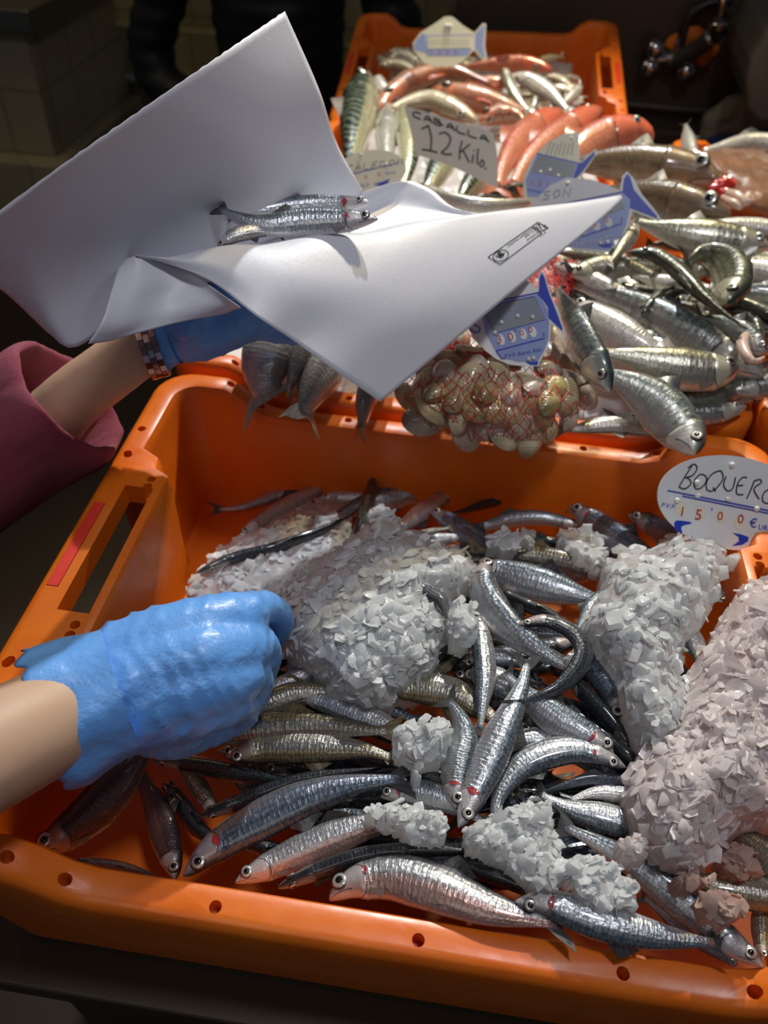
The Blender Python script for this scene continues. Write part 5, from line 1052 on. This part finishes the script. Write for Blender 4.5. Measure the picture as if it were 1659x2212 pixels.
# anchovies lying in the paper
def pf(label, pts, w, roll, mat, gill=None):
    P = [Pz(*p) for p in pts]; return fish('anchovy', 'fish', label, P, w * depth(P[2]) / F, roll, mat, AN, gill, 'anchovies in the paper')
pf('anchovy lying rearmost in the paper, red blood band behind its pink head', [(800, 438, .190), (735, 440, .185), (650, 444, .183), (570, 452, .183), (520, 458, .185), (478, 462, .188)], 48, 8, 's', 1.0)
pf('anchovy lying foremost in the paper, dark eye at right, dark forked tail at left', [(816, 474, .200), (740, 476, .197), (650, 480, .194), (570, 486, .193), (510, 468, .196), (455, 440, .198)], 64, 8, 's', .6)
pf('anchovy in the paper of which only a curved back shows at the fold', [(470, 530, .185), (510, 508, .192), (560, 500, .190), (620, 510, .185)], 40, 8, 'w')
# ------------------------------------------------------------------ the fishmonger: two arms reaching in from the left
person = empty('person', (-.72, -.1, -1.0)); tag(person, 'person in pink fleece and blue gloves, holding the paper and reaching for anchovies', 'person')
W1 = Pz(205, 1508, .030); A1 = Pz(20, 1625, .055); E1 = W1 + (A1 - W1).normalized() * .27 + V((-.02, 0, .02))
W2 = Pz(345, 722, .100); A2 = Pz(170, 850, .050); E2 = W2 + (A2 - W2).normalized() * .26
SH1, SH2 = V((-.70, -.33, .34)), V((-.70, .10, .36)); NK = V((-.74, -.11, .42))
body = [[(V((-.74, -.11, -.05)), .15), (V((-.74, -.11, .15)), .145), (V((-.73, -.11, .32)), .13)], [(NK, .055), (V((-.73, -.11, .50)), .05)], [(V((-.72, -.11, .56)), .085), (V((-.71, -.11, .64)), .088)], [(V((-.635, -.11, .575)), .014), (V((-.62, -.11, .56)), .016)],
        [(SH1, .062), (SH1.lerp(E1, .5), .05), (E1, .044), (E1.lerp(W1, .35), .046), (E1.lerp(W1, .7), .040), (W1, .033), (W1.lerp(Pz(330, 1440, .03), 1), .032)],
        [(SH2, .062), (SH2.lerp(E2, .5), .05), (E2, .046), (A2, .043), (A2.lerp(W2, .5), .036), (W2, .0265), (Pz(430, 700, .105), .023)],
        [(V((-.74, -.20, -.1)), .09), (V((-.74, -.21, -.5)), .06), (V((-.74, -.21, -.93)), .042)], [(V((-.74, -.02, -.1)), .09), (V((-.74, -.01, -.5)), .06), (V((-.74, -.01, -.93)), .042)]]
b_ = fuse('body', body, .0065, person, M['skin'], 6)
fuse('trousers', [[(V((-.74, -.11, -.02)), .17), (V((-.74, -.11, -.12)), .16)]] + [[(V((-.74, y, -.08)), .11), (V((-.74, y, -.5)), .08), (V((-.74, y, -.95)), .065)] for y in (-.21, -.01)], .012, person, M['black_cloth'], 4)
fuse('hair', [[(V((-.76, -.11, .60)), .095), (V((-.78, -.11, .62)), .09)]], .01, person, M['black_cloth'], 3)
fl = lambda p, n: .0035 * noise.noise(p * 60) + .002 * noise.noise(p * 160) + .006 * noise.noise(p * 14)
fuse('fleece_jacket', [[(V((-.74, -.11, -.06)), .185), (V((-.74, -.11, .15)), .17), (V((-.73, -.11, .33)), .15)], [(SH1, .085), (SH1.lerp(E1, .6), .07)], [(SH2, .085), (SH2.lerp(E2, .5), .062), (E2, .048)]], .009, person, M['fleece'], 3, fl)
# sleeve of the upper arm: an open tube with a rolled cuff
sd = (W2 - A2).normalized(); s0 = A2 - sd * .006; mb = MB(); rings = []
for (t_, r_) in [(-.15, .052), (-.10, .051), (-.05, .050), (-.03, .053), (-.012, .054), (-.002, .052), (.002, .049), (-.002, .045), (-.02, .043), (-.06, .042)]:
    rings.append((s0 + sd * t_, r_ * 1.12))
a_ = sd.orthogonal().normalized(); bq = sd.cross(a_); vs = []
for i, (p, r_) in enumerate(rings):
    for j in range(72):
        th = 2 * PI * j / 72; d_ = a_ * math.cos(th) + bq * math.sin(th); q_ = p + d_ * r_; q_ += d_ * (.007 * noise.noise(q_ * 22) + .0025 * noise.noise(q_ * 150)) + sd * .006 * noise.noise(q_ * 40); vs.append(q_)
mb.add(vs, [(i * 72 + j, i * 72 + (j + 1) % 72, (i + 1) * 72 + (j + 1) % 72, (i + 1) * 72 + j) for i in range(len(rings) - 1) for j in range(72)])
sl = mb.build('sleeve_cuff', M['fleece'], person); sb = sl.modifiers.new('s', 'SUBSURF'); sb.levels = sb.render_levels = 1
# watch
wd = (Pz(430, 700, .105) - W2).normalized(); wc = Pz(325, 738, .096); mb = MB(); a_ = wd.orthogonal().normalized(); bq = wd.cross(a_)
for j in range(30):
    for m_ in range(3):
        th = 2 * PI * (j + .5 * (m_ == 1)) / 30; d_ = a_ * math.cos(th) + bq * math.sin(th); tt = d_.cross(wd); Mx = Matrix.Translation(wc + d_ * .0295 + wd * (m_ - 1) * .005) @ Matrix((wd, tt, d_)).transposed().to_4x4()
        mb.box((-.0022, -.0031, -.001), (.0022, .0031, .0012), 0, Mx)
wt = mb.build('watch_band', M['watch'], person, smooth=False); wt['label'] = 'rose steel watch bracelet'
d_ = (a_ * math.cos(2.6) + bq * math.sin(2.6))
# gloves
def wr(p, n): k = sm(p.x, -.02, -.16); w_ = noise.noise(p * 30) * 1.5; return .0012 * noise.noise(p * 30) + (.0006 + .0035 * k) * (1 - abs(math.sin((p.x * .9 + p.y * .5) * 210 + w_ * 3)) ** .5) * (.3 + max(0, noise.noise(p * 24)))
def G(x, y, z): return Pz(x, y, z)
def cuff(c, ax, r0, r1, ln, parent, seed, ex=1.0, upv=V((0, 0, 1))):
    a_ = ax.cross(upv).normalized(); b2 = a_.cross(ax).normalized(); vs = []; NJ = 96; prof = [(0, 0), (.25, .1), (.5, .35), (.75, .65), (.92, .9), (1, 1)]
    for side in (0, 1):
        for s_, q_ in (prof if side == 0 else prof[::-1]):
            for j in range(NJ):
                th = 2 * PI * j / NJ; wv_ = 1 + (.04 + .09 * s_) * noise.noise(V((math.cos(th) * 2.2 + seed, math.sin(th) * 2.2, s_ * 2))) + .05 * s_ * math.sin(th * 7 + seed); r_ = (r0 + (r1 - r0) * q_) * wv_ - side * .0012
                d2 = a_ * math.cos(th) * ex + b2 * math.sin(th); vs.append(c + ax * ln * s_ + d2 * r_ + ax * .008 * s_ * noise.noise(V((math.cos(th) * 3, math.sin(th) * 3, seed))))
    m_ = 12; mb = MB(); mb.add(vs, [(i * NJ + j, i * NJ + (j + 1) % NJ, (i + 1) * NJ + (j + 1) % NJ, (i + 1) * NJ + j) for i in range(m_ - 1) for j in range(NJ)])
    return mb.build('glove_cuff', M['glove'], parent)
ch = [[(G(190, 1475, .034), .026), (G(230, 1450, .034), .026), (G(330, 1395, .040), .0235), (G(430, 1360, .042), .022), (G(520, 1335, .036), .019)],
      [(G(190, 1520, .034), .029), (G(240, 1500, .034), .028), (G(340, 1455, .038), .025), (G(450, 1420, .040), .023), (G(525, 1400, .032), .019)],
      [(G(195, 1545, .028), .027), (G(250, 1545, .026), .026), (G(350, 1505, .030), .024), (G(450, 1480, .032), .022), (G(515, 1462, .024), .018)],
      [(G(255, 1570, .018), .020), (G(350, 1540, .020), .021), (G(440, 1525, .020), .019), (G(500, 1515, .012), .0155)],
      [(G(520, 1335, .036), .0185), (G(565, 1312, .022), .0125), (G(596, 1320, .002), .0115), (G(604, 1352, -.022), .0105), (G(592, 1380, -.040), .0095)],
      [(G(525, 1400, .030), .0180), (G(562, 1392, .012), .0125), (G(577, 1420, -.012), .0115), (G(570, 1452, -.034), .0100), (G(556, 1475, -.05), .009)],
      [(G(515, 1462, .022), .0170), (G(548, 1462, .004), .0120), (G(556, 1490, -.018), .0110), (G(545, 1520, -.036), .0095), (G(530, 1540, -.05), .009)],
      [(G(500, 1515, .012), .0150), (G(526, 1520, -.006), .0110), (G(528, 1545, -.024), .0100), (G(512, 1565, -.040), .0085)],
      [(G(300, 1560, .010), .020), (G(370, 1585, -.004), .0165), (G(440, 1580, -.022), .0130), (G(490, 1560, -.038), .0110), (G(520, 1530, -.05), .0095)]]
g1 = fuse('glove', ch, .0026, person, M['glove'], 10, wr); g1['label'] = 'blue nitrile glove reaching into the anchovies'
ax = (G(160, 1530, .034) - G(300, 1475, .036)).normalized(); cuff(G(268, 1490, .032), ax, .0405, .0445, .046, g1, 3.1)
ch = [[(G(350, 708, .105), .024), (G(430, 694, .112), .027), (G(520, 672, .118), .024)], [(G(345, 722, .100), .022), (G(430, 722, .098), .023), (G(520, 694, .102), .020)],
      [(G(520, 665, .122), .016), (G(590, 655, .125), .011), (G(650, 640, .130), .010), (G(690, 630, .132), .009)], [(G(520, 680, .115), .016), (G(600, 678, .116), .0115), (G(670, 672, .118), .010), (G(715, 665, .12), .009)],
      [(G(520, 692, .106), .016), (G(590, 695, .106), .011), (G(655, 700, .108), .0098), (G(695, 700, .11), .009)], [(G(510, 700, .098), .014), (G(565, 712, .096), .010), (G(615, 722, .096), .009), (G(650, 725, .098), .008)],
      [(G(400, 690, .125), .018), (G(440, 655, .135), .013), (G(480, 635, .142), .0115), (G(515, 622, .146), .010)]]
g2 = fuse('glove', ch, .0026, person, M['glove'], 8, wr); g2['label'] = 'blue nitrile glove under the folded paper'
ax = (G(300, 738, .092) - G(430, 705, .103)).normalized(); cuff(G(372, 716, .102), ax, .0275, .031, .020, g2, 7.7)
# ------------------------------------------------------------------ person in black behind the counter's end
pb = empty('person', (-.62, 2.2, -1.0)); tag(pb, 'person in a black padded jacket standing behind the crates, hands in the pockets', 'person')
def B(x, y, yy=2.2): return Py(x, y, yy)
TC = B(600, 60, 2.2); X0 = TC.x; z0 = TC.z
ab = lambda x, y, z: V((x, y, z))
tb = [[(ab(X0, 2.2, z0 - .25), .17), (ab(X0, 2.2, z0 + .1), .17), (ab(X0, 2.22, z0 + .42), .17)], [(ab(X0 - .06, 2.22, z0 - .2), .13), (ab(X0 - .06, 2.22, z0 + .4), .14)], [(ab(X0 + .06, 2.22, z0 - .2), .13), (ab(X0 + .06, 2.22, z0 + .4), .14)]]
eL = B(330, 140, 2.18); eR = V((2 * X0 - eL.x, 2.18, eL.z))
puff = lambda p, n: .008 * abs(math.sin(p.z * 55)) + .006 * noise.noise(p * 14)
arms = [[(ab(X0 + s_ * .2, 2.22, z0 + .46), .085), (e_.lerp(ab(X0 + s_ * .2, 2.22, z0 + .46), .5), .078), (e_, .070), (ab(X0 + s_ * .2, 2.1, e_.z - .13), .06), (ab(X0 + s_ * .14, 2.06, e_.z - .2), .055)] for s_, e_ in ((-1, eL), (1, eR))]
fuse('padded_jacket', tb + arms, .016, pb, M['black_cloth'], 3, puff)
fuse('trousers', [[(ab(X0 + s_ * .09, 2.2, z0 - .25), .1), (ab(X0 + s_ * .1, 2.2, -.6), .08), (ab(X0 + s_ * .1, 2.2, -.94), .07)] for s_ in (-1, 1)], .02, pb, M['black_cloth'], 3)
hz = z0 + .46
fuse('body', [[(ab(X0, 2.2, hz), .06), (ab(X0, 2.2, hz + .14), .055)], [(ab(X0, 2.19, hz + .2), .085), (ab(X0, 2.19, hz + .29), .088)], [(ab(X0, 2.11, hz + .24), .014), (ab(X0, 2.095, hz + .215), .017)], [(ab(X0 - .085, 2.2, hz + .23), .018), (ab(X0 - .085, 2.2, hz + .25), .018)], [(ab(X0 + .085, 2.2, hz + .23), .018), (ab(X0 + .085, 2.2, hz + .25), .018)]], .008, pb, M['skin'], 3)
fuse('hair', [[(ab(X0, 2.23, hz + .28), .095), (ab(X0, 2.22, hz + .31), .09)]], .012, pb, M['black_cloth'], 2)
# ------------------------------------------------------------------ tap, cloths and steel box at the back right
t = empty('wall_tap', Py(1440, 130, 1.9)); tag(t, 'chrome wall tap with black hose on the dark splashback', 'tap')
def Q(x, y, yy=1.87): return Py(x, y, yy)
def tb_(name, pts, r, mat, n=14): mb = MB(); P, _ = cr([Q(*p) for p in pts], 24); mb.tube(P, r, n); return mb.build(name, M[mat], t)
tb_('supply_pipe', [(1408, 122, 1.90), (1415, 126), (1450, 127)], .016, 'chrome'); tb_('mixer_body', [(1440, 127), (1462, 127)], .022, 'steel')
tb_('spout', [(1455, 132), (1500, 108, 1.82), (1540, 78, 1.78)], .020, 'steel'); tb_('hose', [(1468, 110), (1476, 70), (1495, 30), (1530, 8), (1580, 0)], .011, 'rubber')
tb_('riser', [(1460, 120), (1466, 95), (1476, 68)], .009, 'chrome'); tb_('spray_hose', [(1565, -40, 1.76), (1560, 10, 1.76), (1553, 50, 1.77)], .009, 'chrome'); tb_('spray_head', [(1556, 36, 1.765), (1552, 74, 1.775)], .020, 'rubber'); tb_('collar', [(1556, 45, 1.76), (1554, 58, 1.762)], .0215, 'chrome')
for x, y in ((1415, 106), (1402, 147), (1481, 154)): mb = MB(); mb.lathe([(.022, -.02), (.024, 0), (.020, .016), (.008, .022)], Q(x, y, 1.86), (0, -1, 0), 20); mb.build('valve_knob', M['chrome'], t)
def lump(name, label, cat, pts, mat, sq=(1, .6, 1)):
    mb = [[(Py(x, y, yy), r_) for x, y, yy, r_ in ch_] for ch_ in pts]; o_ = fuse(name, mb, .006, None, M[mat], 3, lambda p, n: .006 * noise.noise(p * 45) + .008 * (abs(noise.noise(p * 24)) - .2)); tag(o_, label, cat); return o_
lump('cloth', 'orange cloth hanging behind the chrome tap', 'cloth', [[(1450, 95, 1.895, .014), (1490, 75, 1.895, .018), (1510, 85, 1.895, .022), (1520, 130, 1.895, .018)], [(1480, 95, 1.9, .018), (1535, 110, 1.9, .018)]], 'ocloth')
lump('cloth', 'crumpled grey cloth on the sink ledge at the right', 'cloth', [[(1540, 262, 1.78, .03), (1590, 240, 1.78, .04), (1640, 262, 1.78, .035)], [(1530, 285, 1.78, .025), (1600, 270, 1.78, .04), (1650, 285, 1.78, .03)]], 'gcloth')
lump('cloth', 'dark blue cloth under the crumpled grey one', 'cloth', [[(1545, 305, 1.76, .022), (1600, 300, 1.76, .028), (1670, 300, 1.76, .03)]], 'bcloth')
tp = [(1659, 72), (1622, 130), (1610, 172), (1614, 235), (1640, 262), (1760, 275), (1760, 60)]
A_ = [Py(x, y, 1.55) for x, y in tp]; k = len(A_); mb = MB(); mb.add(A_ + [p + V((0, .25, .02)) for p in A_], [tuple(range(k)), tuple(range(k, 2 * k))[::-1]] + [(i, k + i, k + (i + 1) % k, (i + 1) % k) for i in range(k)])
o_ = mb.build('scale_housing', simple('grey_enamel', (.10, .10, .085), .4), smooth=False); bb = o_.modifiers.new('b', 'BEVEL'); bb.width = .008; bb.segments = 3; tag(o_, 'grey steel scale housing cut off by the right edge of the frame', 'scale')
